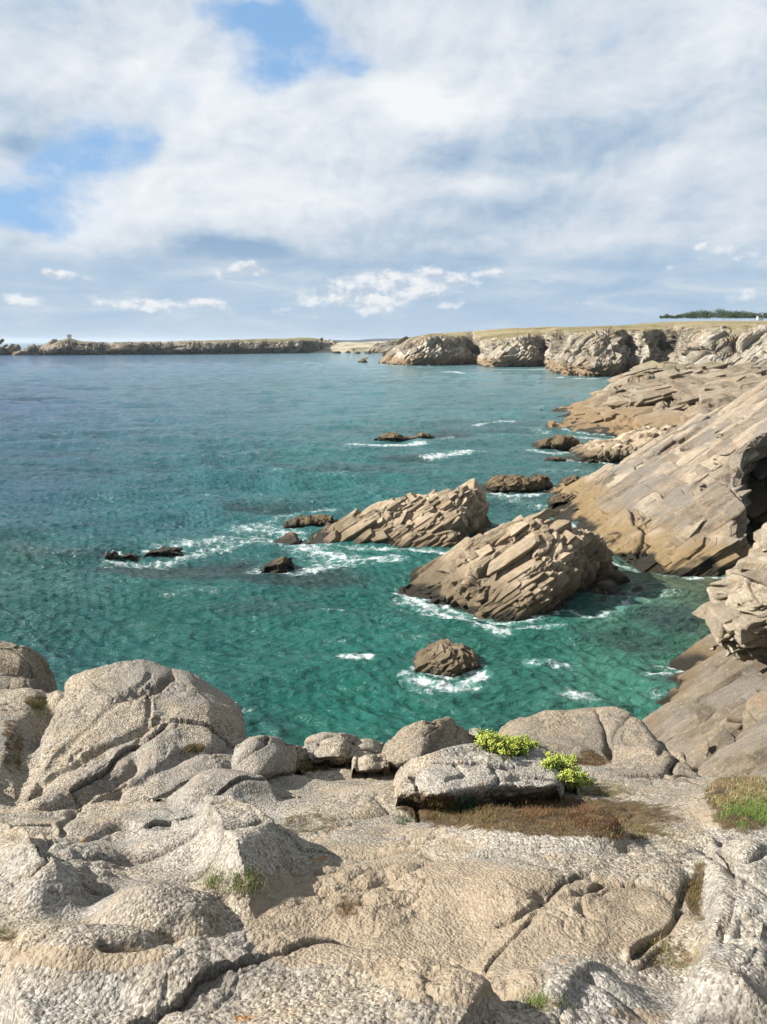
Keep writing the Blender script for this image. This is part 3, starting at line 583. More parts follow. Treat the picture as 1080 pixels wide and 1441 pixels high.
cl = [([(664, 470), (672, 505)], 6, 2.5, 0, 1), ([(790, 470), (782, 490), (775, 515)], 5, 2, 0, 1), ([(862, 470), (880, 500), (888, 528)], 9, 3, 0, 1), ([(946, 466), (938, 500), (934, 535)], 8, 2.5, 0, 1), ([(1033, 480), (1036, 500), (1012, 515)], 4, 1.5, 0, 1), ([(700, 490), (705, 515)], 5, 2, 0, 1), ([(830, 500), (812, 520)], 4, 2, 0, 1), ([(735, 480), (720, 515)], 4, 2, 0, 1), ([(620, 480), (600, 505)], 4, 2, 0, 1), ([(580, 485), (575, 505)], 3, 2, 0, 1)]
net('headland', rows, 460, 1000, M_cliff, dict(size=(22, 9, 6), amp=4.0, crack=3.0, fine=.9, seed=51, fr=frame((.72, .1, .62), (-.6, -.5, .6))), None, None, kind='structure', ends=False, lines=cl, bl=3, pb=0, blk=dict(dims=(15, 8, 4.5), levels=[(320, 1, 10), (1300, .5, 6), (1200, .27, 4)], out=1.7, mask=[.6, 1, 1, .0, .0, .0, 0, 0, 0]), mask=[1, 1, 1, .55, .10, .06])
foam_line([(535, 513), (600, 517), (650, 517)], 6, .8); foam_line([(700, 520), (745, 520), (780, 519)], 9, .85); foam_line([(750, 522), (785, 522)], 8, .6); foam_line([(785, 531), (830, 534), (880, 534)], 6, .9); foam_line([(800, 536), (880, 538)], 7, .6); foam_line([(600, 525), (650, 523)], 6, .6)
xs = [-60, 22, 35, 60, 97, 112, 150, 200, 250, 300, 350, 400, 432, 462, 492, 530, 580]
w_ = [499, 500, 500, 500, 500, 500, 499.6, 499.4, 499, 498.6, 498, 497.5, 497, 495, 492, 489, 489]
e_ = [499, 498, 491, 485, 478, 481, 483, 482.5, 482, 481, 480, 479, 478, 482, 486, 487, 487]
sk = [499, 497, 490, 483, 475.5, 479, 480.5, 480, 479, 478, 476.5, 475.5, 474, 478, 482, 483, 483]
rows = [[], [], [], [], []]
for i, x in enumerate(xs):
    if i == 0: continue
    Yw = sea(x, w_[i])[1]; jut = rr.uniform(-8, 8)
    rows[0].append((x, w_[i], 'W')); rows[1].append((x, w_[i]*.6+e_[i]*.4, Yw+8)); rows[2].append((x, w_[i]*.3+e_[i]*.7, Yw+18+jut)); rows[3].append((x, e_[i], Yw+34+jut)); rows[4].append((x, sk[i], Yw+170))
net('far_headland', rows, 150, 760, M_far, dict(size=(40, 18, 12), amp=5.0, crack=5, fine=1.3, seed=53, fr=frame((.75, .1, .5), (-.6, -.5, .6))), None, None, kind='structure', ends=True, back=80, bl=2, mask=[1, 1, 1, .5, .12, .1, .1], blk=dict(dims=(46, 14, 7), levels=[(230, .8, 6), (700, .45, 4)], out=1.2, mask=[.7, 1, 1, .5, 0, 0, 0, 0, 0]),
    lines=[([(60+31*k+7*(k % 3), 484), (44+31*k+7*(k % 3), 501)], 8+4*(k % 2), 4, 0, 1) for k in range(13)])
foam_line([(22, 501), (150, 500.6)], 12, .55)
M_sand, t, b = material('beach_sand')
Pn = t.new('ShaderNodeNewGeometry').outputs['Position']
t.put(b.inputs['Base Color'], t.mix(t.smooth(t.noise(Pn, .03, 5, .6), .48, .62), (.30, .26, .19), (.10, .10, .05)))
C = np.array([[sea(x, y, -.5) for x, y in zip((430, 470, 500, 530, 560, 600), (497.5, 496.3, 496.3, 496, 496, 495))],
              [at(x, y, Y) for x, y, Y in zip((430, 470, 500, 530, 560, 600), (492, 490, 489, 489, 489, 488), (1260,)*6)],
              [at(x, y, Y) for x, y, Y in zip((430, 470, 500, 530, 560, 600), (486, 484, 483, 483, 483, 483), (1420,)*6)],
              [at(x, y, Y) for x, y, Y in zip((430, 470, 500, 530, 560, 600), (483, 482, 481.5, 481, 481, 481), (1700,)*6)]])
G = dense(C, 60, 160, .3); Pv = G.reshape(-1, 3); Pv[:, 2] += 1.2*fbm(Pv/60, 4, 7)
mesh_obj('beach', Pv, grid_faces(60, 160), M_sand, origin=np.array([0, 1200., 0]))['kind'] = 'structure'
rows = [[(520, 495, 'W'), (530, 497, 'W'), (545, 497.5, 'W'), (560, 497, 'W'), (600, 496, 'W')], [(523, 493, 1190), (532, 490, 1160), (546, 488, 1150), (560, 487, 1150), (600, 486, 1150)], [(527, 491, 1230), (536, 483, 1210), (548, 480, 1200), (562, 479.5, 1200), (600, 478, 1200)]]
net('headland', rows, 60, 160, M_far, dict(size=(30, 12, 8), amp=5, crack=4, fine=1, seed=57), None, None, kind='structure', back=120)
for k, (a, y0, wd) in enumerate([(474, 497, 6), (503, 497.5, 4), (519, 497.5, 4), (490, 496.5, 3)]):
    islet([(a-wd, y0-1), (a-wd*.4, y0-3.5), (a+wd*.5, y0-3), (a+wd, y0-1)], [(a-wd, y0), (a, y0+.6), (a+wd, y0)], M_reef, ['dark rock at the left end of the far sandy beach, widest there', 'dark rock at the middle of the far sandy beach', 'dark rock at the right end of the far sandy beach', 'smallest dark rock before the far sandy beach'][k], 60+k, 24, 30, amp=1.5, size=(5, 3, 2), back=10)
M_dist, t, b = material('distant_coast'); b.inputs['Base Color'].default_value = (.20, .23, .20, 1)
xs = np.linspace(380, 900, 240); top = 476.0+3.5*smooth(640, 430, xs)-2*np.array([math.sin(x*.03)*.6+math.sin(x*.11)*.3 for x in xs])*.6 - 2.5*smooth(480, 560, xs)
C = np.array([[sea(x, 482.8) for x in xs], [at(x, y, 9200) for x, y in zip(xs, top)], [at(x, 482, 11500) for x in xs]])
G = dense(C, 12, 240, .8); Pv = G.reshape(-1, 3)
mesh_obj('distant_hills', Pv, grid_faces(12, 240), M_dist, origin=np.array([0, 9000., 0]))['kind'] = 'structure'
# ------------------------------------------------------------------ foreground ledge
def B(px, py, lift=0.0):
    d = ray(px, py); q = d[2]/d[1]; y = (-1.09+lift)/(q+.416); return np.array([d[0]/d[1]*y, y, H+q*y])
STEPS = [([(290, 1262), (312, 1300), (312, 1330)], .15, .035, .5, 1), ([(422, 1175), (416, 1215), (392, 1238), (348, 1285), (285, 1292)], .24, .05, .6, 1),
         ([(385, 1100), (394, 1130), (330, 1143), (240, 1145)], .13, .03, .35, 1), ([(128, 1225), (112, 1278), (60, 1290), (-20, 1292)], .12, .06, .5, 1),
         ([(-60, 1420), (0, 1398), (130, 1358), (330, 1338), (470, 1343), (560, 1378), (700, 1425), (760, 1470)], .20, .05, .55, 1),
         ([(1012, 1170), (978, 1225), (988, 1300), (955, 1400), (940, 1470)], .12, .05, .5, -1), ([(868, 1172), (884, 1198), (862, 1212), (800, 1217)], .13, .03, .3, 1),
         ([(840, 1222), (846, 1240), (835, 1255)], .06, .02, .2, 1), ([(700, 1380), (760, 1365), (850, 1352), (880, 1360), (850, 1400)], .05, .02, .3, 1), 
         ([(640, 1165), (720, 1155), (840, 1170), (900, 1180)], .10, .04, .3, 1),
         ([(1080, 1400), (1040, 1360), (1010, 1340)], .07, .03, .3, 1), ([(760, 1300), (660, 1335), (655, 1375)], .03, .02, .2, -1)]
BUMPS = [(70, 1210, 120, 75, .13), (60, 1320, 90, 30, .06), (300, 1180, 140, 50, .11), (215, 1295, 100, 45, .15), (320, 1122, 80, 28, .10), (710, 1190, 190, 38, .10), (930, 1230, 90, 48, .09),
         (1055, 1250, 75, 90, .16), (1040, 1390, 80, 60, .10), (620, 1320, 240, 60, -.10), (790, 1145, 170, 26, -.10), (450, 1300, 90, 40, -.06), (180, 1420, 240, 60, .10), (850, 1400, 90, 40, .05), (540, 1120, 100, 30, .06), (940, 1330, 60, 40, -.05), (1040, 1130, 70, 50, .05)]
CR = [([(0, 1170), (120, 1165), (240, 1150)], .07, .012, .02, .06), ([(230, 1060), (150, 1110), (90, 1150)], .05, .012, .03, .08), ([(600, 1215), (520, 1240), (430, 1250)], .03, .01, .01, .05),
      ([(980, 1225), (940, 1300), (900, 1330)], .04, .01, .02, .06), ([(1010, 1190), (1022, 1240), (1012, 1290)], .07, .015, .02, .05), ([(560, 1095), (580, 1115), (590, 1150)], .05, .01, .02, .05), ([(150, 1330), (240, 1310), (300, 1335)], .05, .012, .02, .06),
      ([(850, 1240), (760, 1262), (700, 1300)], .03, .008, .01, .04), ([(10, 1240), (60, 1200), (70, 1160)], .05, .012, .03, .06), ([(930, 1180), (1000, 1200), (1080, 1195)], .05, .012, .02, .06)]
SOIL = [(600, 1290, 270, 85, 1.0), (820, 1290, 180, 60, .8), (650, 1370, 150, 50, .75), (560, 1190, 160, 40, .55), (120, 1345, 130, 20, .8), (520, 1120, 110, 30, .45), (420, 1300, 80, 70, .9), (1010, 1150, 50, 20, .7), (900, 1430, 60, 15, .6)]
MOSS = [(440, 1160, 70, 22, .55), (790, 1150, 190, 34, .9), (320, 1235, 55, 25, .5), (620, 1140, 60, 30, .8), (1045, 1130, 60, 50, .9), (940, 1345, 55, 28, .6), (985, 1255, 16, 45, .8), (765, 1412, 40, 14, .6), (550, 1320, 30, 14, .45), (490, 1275, 28, 22, .6), (10, 1318, 30, 14, .6), (222, 1138, 22, 12, .5), (560, 1212, 60, 10, .35), (300, 1268, 40, 12, .5), (18, 1050, 20, 55, .65), (55, 990, 20, 16, .8), (272, 1053, 16, 7, .8), (830, 1068, 34, 14, .7), (440, 1075, 25, 12, .7), (880, 1160, 90, 16, .6), (820, 1215, 40, 8, .5)]
LICH = [(700, 1095, 110, 50, 1), (1050, 1250, 80, 110, .9), (300, 1180, 120, 60, .7), (60, 1230, 90, 60, .6), (900, 1400, 150, 60, .7), (150, 1420, 250, 50, .5), (720, 1190, 150, 25, .6), (270, 1060, 110, 30, .3)]
def blobs(px, py, L, soft=1.0):
    v = np.zeros(len(px))
    for cx, cy, rx, ry, s in L:
        q = ((px-cx)/rx)**2+((py-cy)/ry)**2; v = np.maximum(v, s*np.clip(1.25-q*.8, 0, 1))
    return v
def fg_attrs(P, cr):
    px, py = proj(P); n = perlin(P/.35, 77); px = px+n*14; py = py+perlin(P/.35, 78)*8
    return {'crack': cr, 'soil': blobs(px, py, SOIL), 'moss': blobs(px, py, MOSS), 'lichen': blobs(px, py, LICH)}
def fg_noise(P, N, amp=1.0, blk=.05, seed=0, bs=.55):
    idb, dp, f1, f2 = voro((P+.12*np.stack([perlin(P/.4, 1), perlin(P/.4, 2), perlin(P/.4, 3)], 1)*.5)/np.array([bs*1.3, bs, bs*.6]), seed)
    e = f2-f1; sel = smooth(.45, .8, _h[(idb*3) & 255]+.35*perlin(P/.6, seed+9)); c = np.exp(-e/.045)*sel
    g = _g[(idb*7+3) & 255]
    d = blk*((_h[idb]-.5)+1.1*(dp*g).sum(1))*smooth(0, .5, e) - blk*.7*c
    q = voro(P/.16, seed+4); e2 = q[3]-q[2]; rough = smooth(-.25, .5, perlin(P/.45, seed+20))
    d += amp*rough*(.014*smooth(0, .5, e2)*(_h[q[0]]-.2) - .012*np.exp(-e2/.08))
    d += amp*(.030*perlin(P/.42, seed+10)+.016*perlin(P/.17, seed+11)+rough*.009*(perlin(P/.075, seed+12))+(.3+rough)*.0040*(perlin(P/.034, seed+13))+(.5+.6*rough)*.0030*perlin(P/.0165, seed+14)+.0018*perlin(P/.0085, seed+15))
    d -= amp*.02*smooth(.25, .7, perlin(P/.11, seed+16))*rough
    return P+N*d[:, None], c*.8+.5*np.exp(-e2/.07)*rough*smooth(.5, .8, _h[q[0]])
FGP = []
def build_ground():
    nr, nc = 1150, 1150
    u = np.linspace(-1.0, 1.0, nc); u = .66*u+.34*u**3*1.2; y = np.exp(np.linspace(math.log(.7), math.log(9.2), nr)); y = np.concatenate([y, np.linspace(9.3, 24, 60)]); nr = len(y)
    U, Yg = np.meshgrid(u, y); X = (U*(Yg+.3)).ravel(); Y = Yg.ravel()
    Z = H-1.09-.416*Y
    P = np.stack([X, Y, Z], 1); px, py = proj(P); m = Y/FPX
    wob = perlin(P/.25, 92)*.6+perlin(P/.7, 93)
    wpx, wpy = px+wob*9, py+perlin(P/.3, 94)*8
    for cx, cy, rx, ry, h in BUMPS:
        q = ((wpx-cx)/rx)**2+((wpy-cy)/ry)**2; P[:, 2] += h*np.clip(1-q, 0, 1)**1.7*.85
    SH = np.zeros(len(P))
    for pts, h, w, Ld, sgn in STEPS:
        h *= .85; w = .6*h+w*.8
        dd, sd, ins = seg_dist(wpx, wpy, pts, True); dd = dd*m*1.25; s = sd*sgn
        e0 = np.array(pts[0]); e1 = np.array(pts[-1]); L = .09*FPX/ np.maximum(Y, 1)
        tap = smooth(-.03, .20, ins*m)
        SH += tap*np.where(s > 0, h*smooth(-.3*w, .7*w, dd)*np.exp(-np.maximum(dd-w, 0)/Ld), h*smooth(-.3*w, .7*w, -dd)-.25*h*(1-np.exp(-dd/.03))*np.exp(-dd/.06))
    P[:, 2] += blur(SH.reshape(nr, nc, 1), 20).ravel()
    yr = 7.3-.9*smooth(.6, 2.2, X)-1.2*smooth(2.0, 3.4, X)
    dr = np.maximum(Y-yr-.25*perlin(P/.8, 95), 0)
    P[:, 2] -= 1.25*dr+.6*smooth(0, .6, dr); P[:, 2] = np.maximum(P[:, 2], -1.5)
    P[:, 2] += .05*perlin(P/1.3, 96)
    N = grid_normals(P.reshape(nr, nc, 3)).reshape(-1, 3)
    P = carve(P, N, CR)
    N = grid_normals(blur(P.reshape(nr, nc, 3), 14)).reshape(-1, 3)
    nz = grid_normals(blur(P.reshape(nr, nc, 3), 3)).reshape(-1, 3)[:, 2]; P0 = P
    P, cr = fg_noise(P, N, 1.0, .06, 3, .95); P = P0+(P-P0)*(np.clip((nz-.35)/.5, .12, 1)**1.0)[:, None]
    FGP.append(P)
    return mesh_obj('ground', P, grid_faces(nr, nc), M_gran, fg_attrs(P, cr), origin=np.array([0, 4., 12.]))
gr = build_ground(); gr['kind'] = 'structure'
def fnet(rows, nr, nc, mat, label, lines=None, amp=1.0, blk=.05, seed=0, bs=.6, bk=.9, name='granite_outcrop', cat='outcrop', group=None, bl=3, lin=.3, ends=.12):
    C = np.array([[B(c[0], c[1], -.06) if len(c) == 2 else at(*c) for c in row] for row in rows])
    b1 = C[-1].copy(); b1[:, 1] += .35*bk; b1[:, 2] -= .22*bk; b2 = C[-1].copy(); b2[:, 1] += .8*bk; b2[:, 2] -= 1.1+.6*bk
    f0 = C[0].copy(); f0[:, 2] -= .25
    C = np.concatenate([f0[None], C, b1[None], b2[None]], 0)
    if ends:
        a = C[:, :1].copy(); b = C[:, -1:].copy()
        a[..., 0] -= ends; b[..., 0] += ends; a[..., 2] -= .8; b[..., 2] -= .8
        C = np.concatenate([a, C, b], 1)
    G = blur(dense(C, nr, nc, lin), bl); N = grid_normals(G).reshape(-1, 3); P = G.reshape(-1, 3)
    if lines: P = carve(P, N, lines)
    N = grid_normals(blur(P.reshape(nr, nc, 3), 2)).reshape(-1, 3)
    P, cr = fg_noise(P, N, amp, blk, seed, bs)
    FGP.append(P)
    return tag(mesh_obj(name, P, grid_faces(nr, nc), mat, fg_attrs(P, cr)), label, cat, group)
fnet([[(-90, 1165), (20, 1170), (110, 1165), (225, 1155), (320, 1128), (405, 1100)],
      [(-90, 1110, 4.5), (20, 1105, 4.5), (110, 1105, 4.55), (225, 1098, 4.65), (315, 1086, 5.0), (375, 1075, 5.6)],
      [(-90, 1050, 5.2), (25, 1045, 5.2), (110, 1040, 5.3), (220, 1035, 5.4), (300, 1032, 5.7), (352, 1048, 6.1)],
      [(-90, 1005, 5.9), (40, 1000, 5.9), (120, 985, 6.0), (215, 972, 6.1), (290, 985, 6.3), (346, 1018, 6.5)],
      [(-90, 988, 6.5), (62, 972, 6.5), (118, 943, 6.6), (200, 927, 6.8), (262, 948, 6.8), (332, 996, 6.8)]],
     560, 640, M_gran, 'big pale domed granite outcrop with long slanting grooves at the left', seed=5, bs=1.5, blk=.10, lin=.7, bl=6,
     lines=[([(66, 984), (38, 1030), (22, 1075), (-20, 1120)], .16, .07, .08, .14), ([(212, 945), (140, 1000), (60, 1060), (20, 1075)], .03, .02, .0, .1), ([(245, 948), (225, 962), (172, 968)], .07, .02, .04, .06),
            ([(212, 955), (205, 1010), (190, 1032)], .03, .015, .02, .06), ([(225, 1000), (150, 1035), (80, 1065), (0, 1110)], .05, .02, .07, .12), ([(190, 1050), (120, 1095), (60, 1125), (0, 1140)], .07, .025, .09, .13),
            ([(168, 1080), (155, 1105), (140, 1130)], .04, .015, .03, .07), ([(350, 1048), (280, 1045), (215, 1060), (165, 1085), (100, 1135)], .05, .02, .06, .12), ([(55, 1075), (30, 1100)], .05, .02, .03, .06), ([(330, 1085), (240, 1110), (150, 1150)], .04, .02, .05, .1), ([(80, 952), (85, 972), (70, 985)], .06, .03, .03, .06)])
def fboulder(top, bot, mat, label, seed, nr=150, nc=190, dY=.45, amp=.8, blk=.065, group='boulders on the rim of the ledge', lines=None, name='boulder', bk=.6, n=6, bulge=.12, bs=.5):
    def res(p):
        p = np.array(p, float); t_ = np.linspace(0, len(p)-1, n); i = np.minimum(t_.astype(int), len(p)-2); f = (t_-i)[:, None]
        return p[i]*(1-f)+p[i+1]*f
    tp, bt = res(top), res(bot); r0, r1, r2 = [], [], []
    for (a, b_), (c_, d_) in zip(tp, bt):
        y = B(c_, d_)[1]; r0.append((c_, d_)); r1.append((c_*.6+a*.4, d_*.6+b_*.4, y+dY*.12)); r2.append((a, b_, y+dY))
    return fnet([r0, r1, r2], nr, nc, mat, label, lines=lines, amp=amp, blk=blk, seed=seed, bk=bk, name=name, cat='boulder', group=group, ends=.05, bs=bs)
def fcorner(rows, label, seed, mat=M_gran): return fnet(rows, 130, 150, mat, label, seed=seed, name='boulder', cat='boulder', blk=.04)
fcorner([[(-80, 992, 6.9), (-20, 990, 6.9), (30, 985, 6.9), (52, 978, 7.0)], [(-80, 965, 7.0), (-20, 960, 7.0), (28, 958, 7.0), (50, 968, 7.1)], [(-80, 948, 7.2), (-20, 943, 7.2), (20, 948, 7.2), (48, 962, 7.2)]], 'lower grey boulder of the stacked pair at the left edge', 71, M_grang)
fcorner([[(-80, 955, 7.2), (-20, 948, 7.2), (25, 950, 7.2), (50, 968, 7.3)], [(-80, 930, 7.3), (-20, 925, 7.3), (28, 928, 7.3), (56, 948, 7.4)], [(-80, 912, 7.5), (-10, 905, 7.5), (28, 915, 7.5), (52, 935, 7.6)]], 'upper grey rounded boulder of the stacked pair at the left edge', 72, M_grang)
fboulder([(326, 1085), (332, 1058), (360, 1046), (395, 1049), (422, 1060), (428, 1078)], [(318, 1118), (350, 1122), (385, 1112), (428, 1090)], M_gran, 'low pale boulder on the rim, between the domed outcrop and the small boulder cluster', 73, dY=.45)
fboulder([(428, 1062), (440, 1042), (470, 1037), (498, 1040), (504, 1058)], [(430, 1082), (455, 1084), (480, 1084), (502, 1076)], M_granw, 'whitish smooth boulder, leftmost of the small cluster on the rim', 74, dY=.28)
fboulder([(490, 1062), (500, 1045), (518, 1044), (536, 1050), (545, 1066)], [(488, 1082), (510, 1080), (545, 1076)], M_granw, 'tan boulder, rightmost of the small cluster on the rim', 75, dY=.28)
fboulder([(496, 1080), (510, 1070), (530, 1068), (546, 1076)], [(495, 1092), (520, 1094), (547, 1088)], M_granw, 'small flat stone lying in front of the rim cluster', 76, 80, 100, dY=.25)
fboulder([(541, 1062), (560, 1040), (600, 1022), (632, 1020), (660, 1034), (676, 1052)], [(545, 1090), (580, 1096), (625, 1085), (678, 1064)], M_grang, 'grey pointed boulder on the rim beside the yellow-green plants', 77, 190, 220, dY=.45, lines=[([(632, 1022), (620, 1045), (600, 1070)], .05, .02, .04, .08)])
fboulder([(662, 1040), (668, 1030), (680, 1034), (700, 1048)], [(660, 1062), (680, 1064), (700, 1062)], M_granw, 'small pale stone wedged between the grey pointed boulder and the plants', 78, 70, 80, dY=.3)
fboulder([(560, 1092), (600, 1070), (655, 1060), (715, 1059), (768, 1070), (785, 1092)], [(560, 1140), (620, 1152), (690, 1134), (745, 1132), (790, 1126)], M_granw, 'broad white lichened boulder casting a long shadow over the heather', 79, 260, 360, dY=.62, amp=1.0, blk=.05, lines=[([(578, 1085), (588, 1110), (600, 1130)], .05, .015, .03, .06), ([(640, 1070), (655, 1085), (630, 1100)], .03, .01, .01, .05)])
fboulder([(782, 1098), (790, 1088), (802, 1090), (812, 1108)], [(780, 1112), (800, 1120), (814, 1116)], M_granw, 'small pale stone at the right end of the white boulder', 80, 70, 80, dY=.2)
fnet([[(700, 1075), (775, 1100), (835, 1142), (900, 1168), (965, 1180), (1040, 1172)],
      [(704, 1055, 6.2), (785, 1070, 6.0), (850, 1098, 5.5), (915, 1122, 5.0), (975, 1142, 4.6), (1034, 1162, 4.4)],
      [(706, 1040, 6.9), (790, 1036, 6.8), (862, 1050, 6.5), (922, 1072, 5.9), (980, 1110, 5.2), (1028, 1152, 4.7)],
      [(712, 1030, 7.3), (770, 1009, 7.4), (838, 1003, 7.4), (888, 1006, 7.2), (934, 1048, 6.6), (1006, 1116, 5.5)]],
     430, 520, M_grang, 'dark grey domed outcrop behind the plants, split by a straight crack', seed=8, bs=1.4, blk=.05,
     lines=[([(955, 1069), (925, 1098), (896, 1128)], .12, .02, .03, .05), ([(842, 1003), (852, 1030), (862, 1054)], .06, .02, .04, .06), ([(822, 1092), (860, 1062), (900, 1052), (935, 1055)], .05, .018, .04, .07), ([(990, 1150), (998, 1172)], .08, .03, .03, .05)])
# --------------------------------------------------------------- planting on the ledge
allP = np.concatenate(FGP); px, py = proj(allP); dist = allP[:, 1]
ok = (px > -60) & (px < 1140) & (py > 880) & (py < 1470); allP, px, py, dist = allP[ok], px[ok], py[ok], dist[ok]
gx = ((px+60)/4).astype(int); gy = ((py-880)/4).astype(int); cell = gy*300+gx
o_ = np.lexsort((dist, cell)); cs = cell[o_]; first = np.concatenate([[True], cs[1:] != cs[:-1]]); LUT = dict(zip(cs[first].tolist(), o_[first].tolist()))
def ground_at(a, b_):
    k = LUT.get(int((b_-880)/4)*300+int((a+60)/4)); return None if k is None else allP[k]
M_blade, t, b = material('plant_blade', .7); t.put(b.inputs['Base Color'], t.attr('tint', 'Color')); b.inputs['Subsurface Weight'].default_value = 0
def tuft_patch(name, label, cat, cx, cy, rx, ry, count, hgt, cols, width=.004, spread=.6, clump=14, kind='stuff', group=None, flat=1.0):
    V, F, T = [], [], []; r = random.Random(hash((cx, cy)) & 0xffff); n_c = max(1, count//clump)
    for k in range(n_c):
        a = r.gauss(0, .45); c_ = r.gauss(0, .45)
        if a*a+c_*c_ > 1.2: continue
        g = ground_at(cx+a*rx, cy+c_*ry)
        if g is None: continue
        if perlin(g[None]/.11, 5)[0]+.6*perlin(g[None]/.035, 6)[0] < -.02: continue
        base = cols[min(int(r.random()**.8*len(cols)), len(cols)-1)]; hs = hgt*r.uniform(.5, 1.2)
        for q in range(clump):
            p = g+np.array([r.gauss(0, .022), r.gauss(0, .022), -.012]); th = r.random()*6.28
            d = np.array([math.cos(th), math.sin(th), 0]); s = np.array([-d[1], d[0], 0])*hgt*.035*r.uniform(.6, 1.3); h = hs*r.uniform(.5, 1.2); o = spread*r.uniform(.1, 1)
            m1 = p+d*h*o*.35+np.array([0, 0, h*.6*flat]); tp = p+d*h*o+np.array([0, 0, h*flat*(1-.3*o)])
            i = len(V); V += [p-s, p+s, m1-s*.8, m1+s*.8, tp]; F += [(i, i+1, i+3), (i, i+3, i+2), (i+2, i+3, i+4)]
            c = [.82*x*r.uniform(.65, 1.35) for x in base]; T += [c]*5
    if not V: return
    o = mesh_obj(name, np.array(V), np.array(F), M_blade, {'tint': np.array(T)}, smooth_=False)
    return tag(o, label, cat, group, kind)
DRY = [(.36, .28, .14), (.26, .20, .09), (.17, .13, .06)]; GRN = [(.07, .14, .02), (.10, .17, .03), (.14, .18, .05)]; HEA = [(.12, .048, .026), (.18, .075, .035), (.08, .05, .022), (.14, .10, .04)]; OLV = [(.13, .13, .04), (.20, .17, .07), (.09, .10, .03)]
tuft_patch('grass', 'dry straw grass around the green tussock at the right edge', 'grass', 1045, 1112, 52, 30, 14000, .04, DRY, spread=1.2)
tuft_patch('grass', 'bright green grass tussock at the right edge below the brown rock face', 'grass', 1058, 1138, 42, 26, 16000, .034, GRN, spread=1.1)
tuft_patch('heather', 'dark red-brown heather strip in the shadow of the white boulder', 'heather', 790, 1142, 110, 26, 30000, .028, HEA, spread=1.1)
tuft_patch('heather', 'brown and olive heather between white boulder and granite slab, left half of the strip', 'heather', 660, 1142, 70, 20, 16000, .025, HEA+OLV, spread=1.1)
tuft_patch('heather', 'thin heather trailing at the right end of the strip', 'heather', 905, 1172, 55, 12, 5000, .03, HEA+OLV, spread=1.1)
tuft_patch('grass', 'blue-green round tuft in the heather in front of the white boulder', 'grass tuft', 655, 1133, 17, 11, 2200, .055, [(.05, .12, .06), (.08, .16, .08)], kind=None)
tuft_patch('grass', 'small blue-green tuft left of the heather', 'grass tuft', 572, 1157, 12, 8, 700, .04, [(.05, .12, .06), (.08, .13, .05)], kind=None)
tuft_patch('grass', 'sparse olive grass on bare soil left of the heather', 'grass', 440, 1162, 60, 16, 5000, .02, OLV, spread=1.2)
tuft_patch('grass', 'olive grass tuft above the shadowed rock step', 'grass tuft', 320, 1236, 50, 20, 9000, .022, OLV+OLV+GRN, spread=1.1)
tuft_patch('grass', 'brown dried tuft on bare sandy rock', 'grass tuft', 492, 1275, 20, 16, 4000, .02, HEA[:3]+DRY[2:], spread=1.1)
tuft_patch('grass', 'small brown tuft low on the sandy rock', 'grass tuft', 550, 1322, 24, 9, 2500, .016, DRY+OLV, spread=1.2)
tuft_patch('grass', 'narrow green strip growing in the upright crack at the right', 'grass', 985, 1250, 9, 40, 5000, .02, HEA+OLV, spread=1.)
tuft_patch('grass', 'yellowish grass patch on the sandy rock at lower right', 'grass', 940, 1345, 48, 24, 14000, .018, OLV+DRY[:1], spread=1.2)
tuft_patch('grass', 'green grass tuft at the bottom edge', 'grass tuft', 768, 1412, 30, 10, 6000, .016, OLV+GRN+DRY[:1], spread=1.)
tuft_patch('grass', 'mossy brown-green growth filling the crevice of the domed outcrop', 'moss', 20, 1052, 12, 46, 4500, .016, OLV+DRY[:1]+HEA[2:], spread=1.1)
tuft_patch('grass', 'brown-green tuft at the top of the crevice', 'grass tuft', 52, 995, 16, 14, 3000, .03, OLV, spread=1.1)
tuft_patch('grass', 'small green tuft in a crack high on the domed outcrop', 'grass tuft', 272, 1054, 13, 5, 700, .035, OLV, spread=1.2)
tuft_patch('grass', 'brown tuft under the small boulder cluster', 'grass tuft', 442, 1077, 22, 8, 1500, .05, DRY+OLV, spread=1.1)
tuft_patch('grass', 'small olive tuft beside the flat boulder lip', 'grass tuft', 222, 1138, 18, 9, 900, .03, OLV, spread=1.2)
tuft_patch('heather', 'reddish dry plants at the foot of the dark domed outcrop', 'heather', 830, 1070, 28, 10, 4000, .03, HEA, spread=1.1)
tuft_patch('heather', 'brown growth between white boulder and dark outcrop', 'heather', 845, 1112, 46, 14, 7000, .032, DRY[1:]+OLV, spread=1.1)
tuft_patch('grass', 'dark green moss at the left edge', 'moss', 8, 1316, 18, 10, 2500, .015, GRN+OLV, spread=1.2)
M_sam, t, b = material('samphire_leaf', .45); t.put(b.inputs['Base Color'], t.attr('tint', 'Color')); b.inputs['Specular IOR Level'].default_value = .4
OCT = np.array([(0, 0, -1), (1, 0, 0), (0, 1, 0), (-1, 0, 0), (0, -1, 0), (0, 0, 1)], float); OF = [(0, 2, 1), (0, 3, 2), (0, 4, 3), (0, 1, 4), (5, 1, 2), (5, 2, 3), (5, 3, 4), (5, 4, 1)]
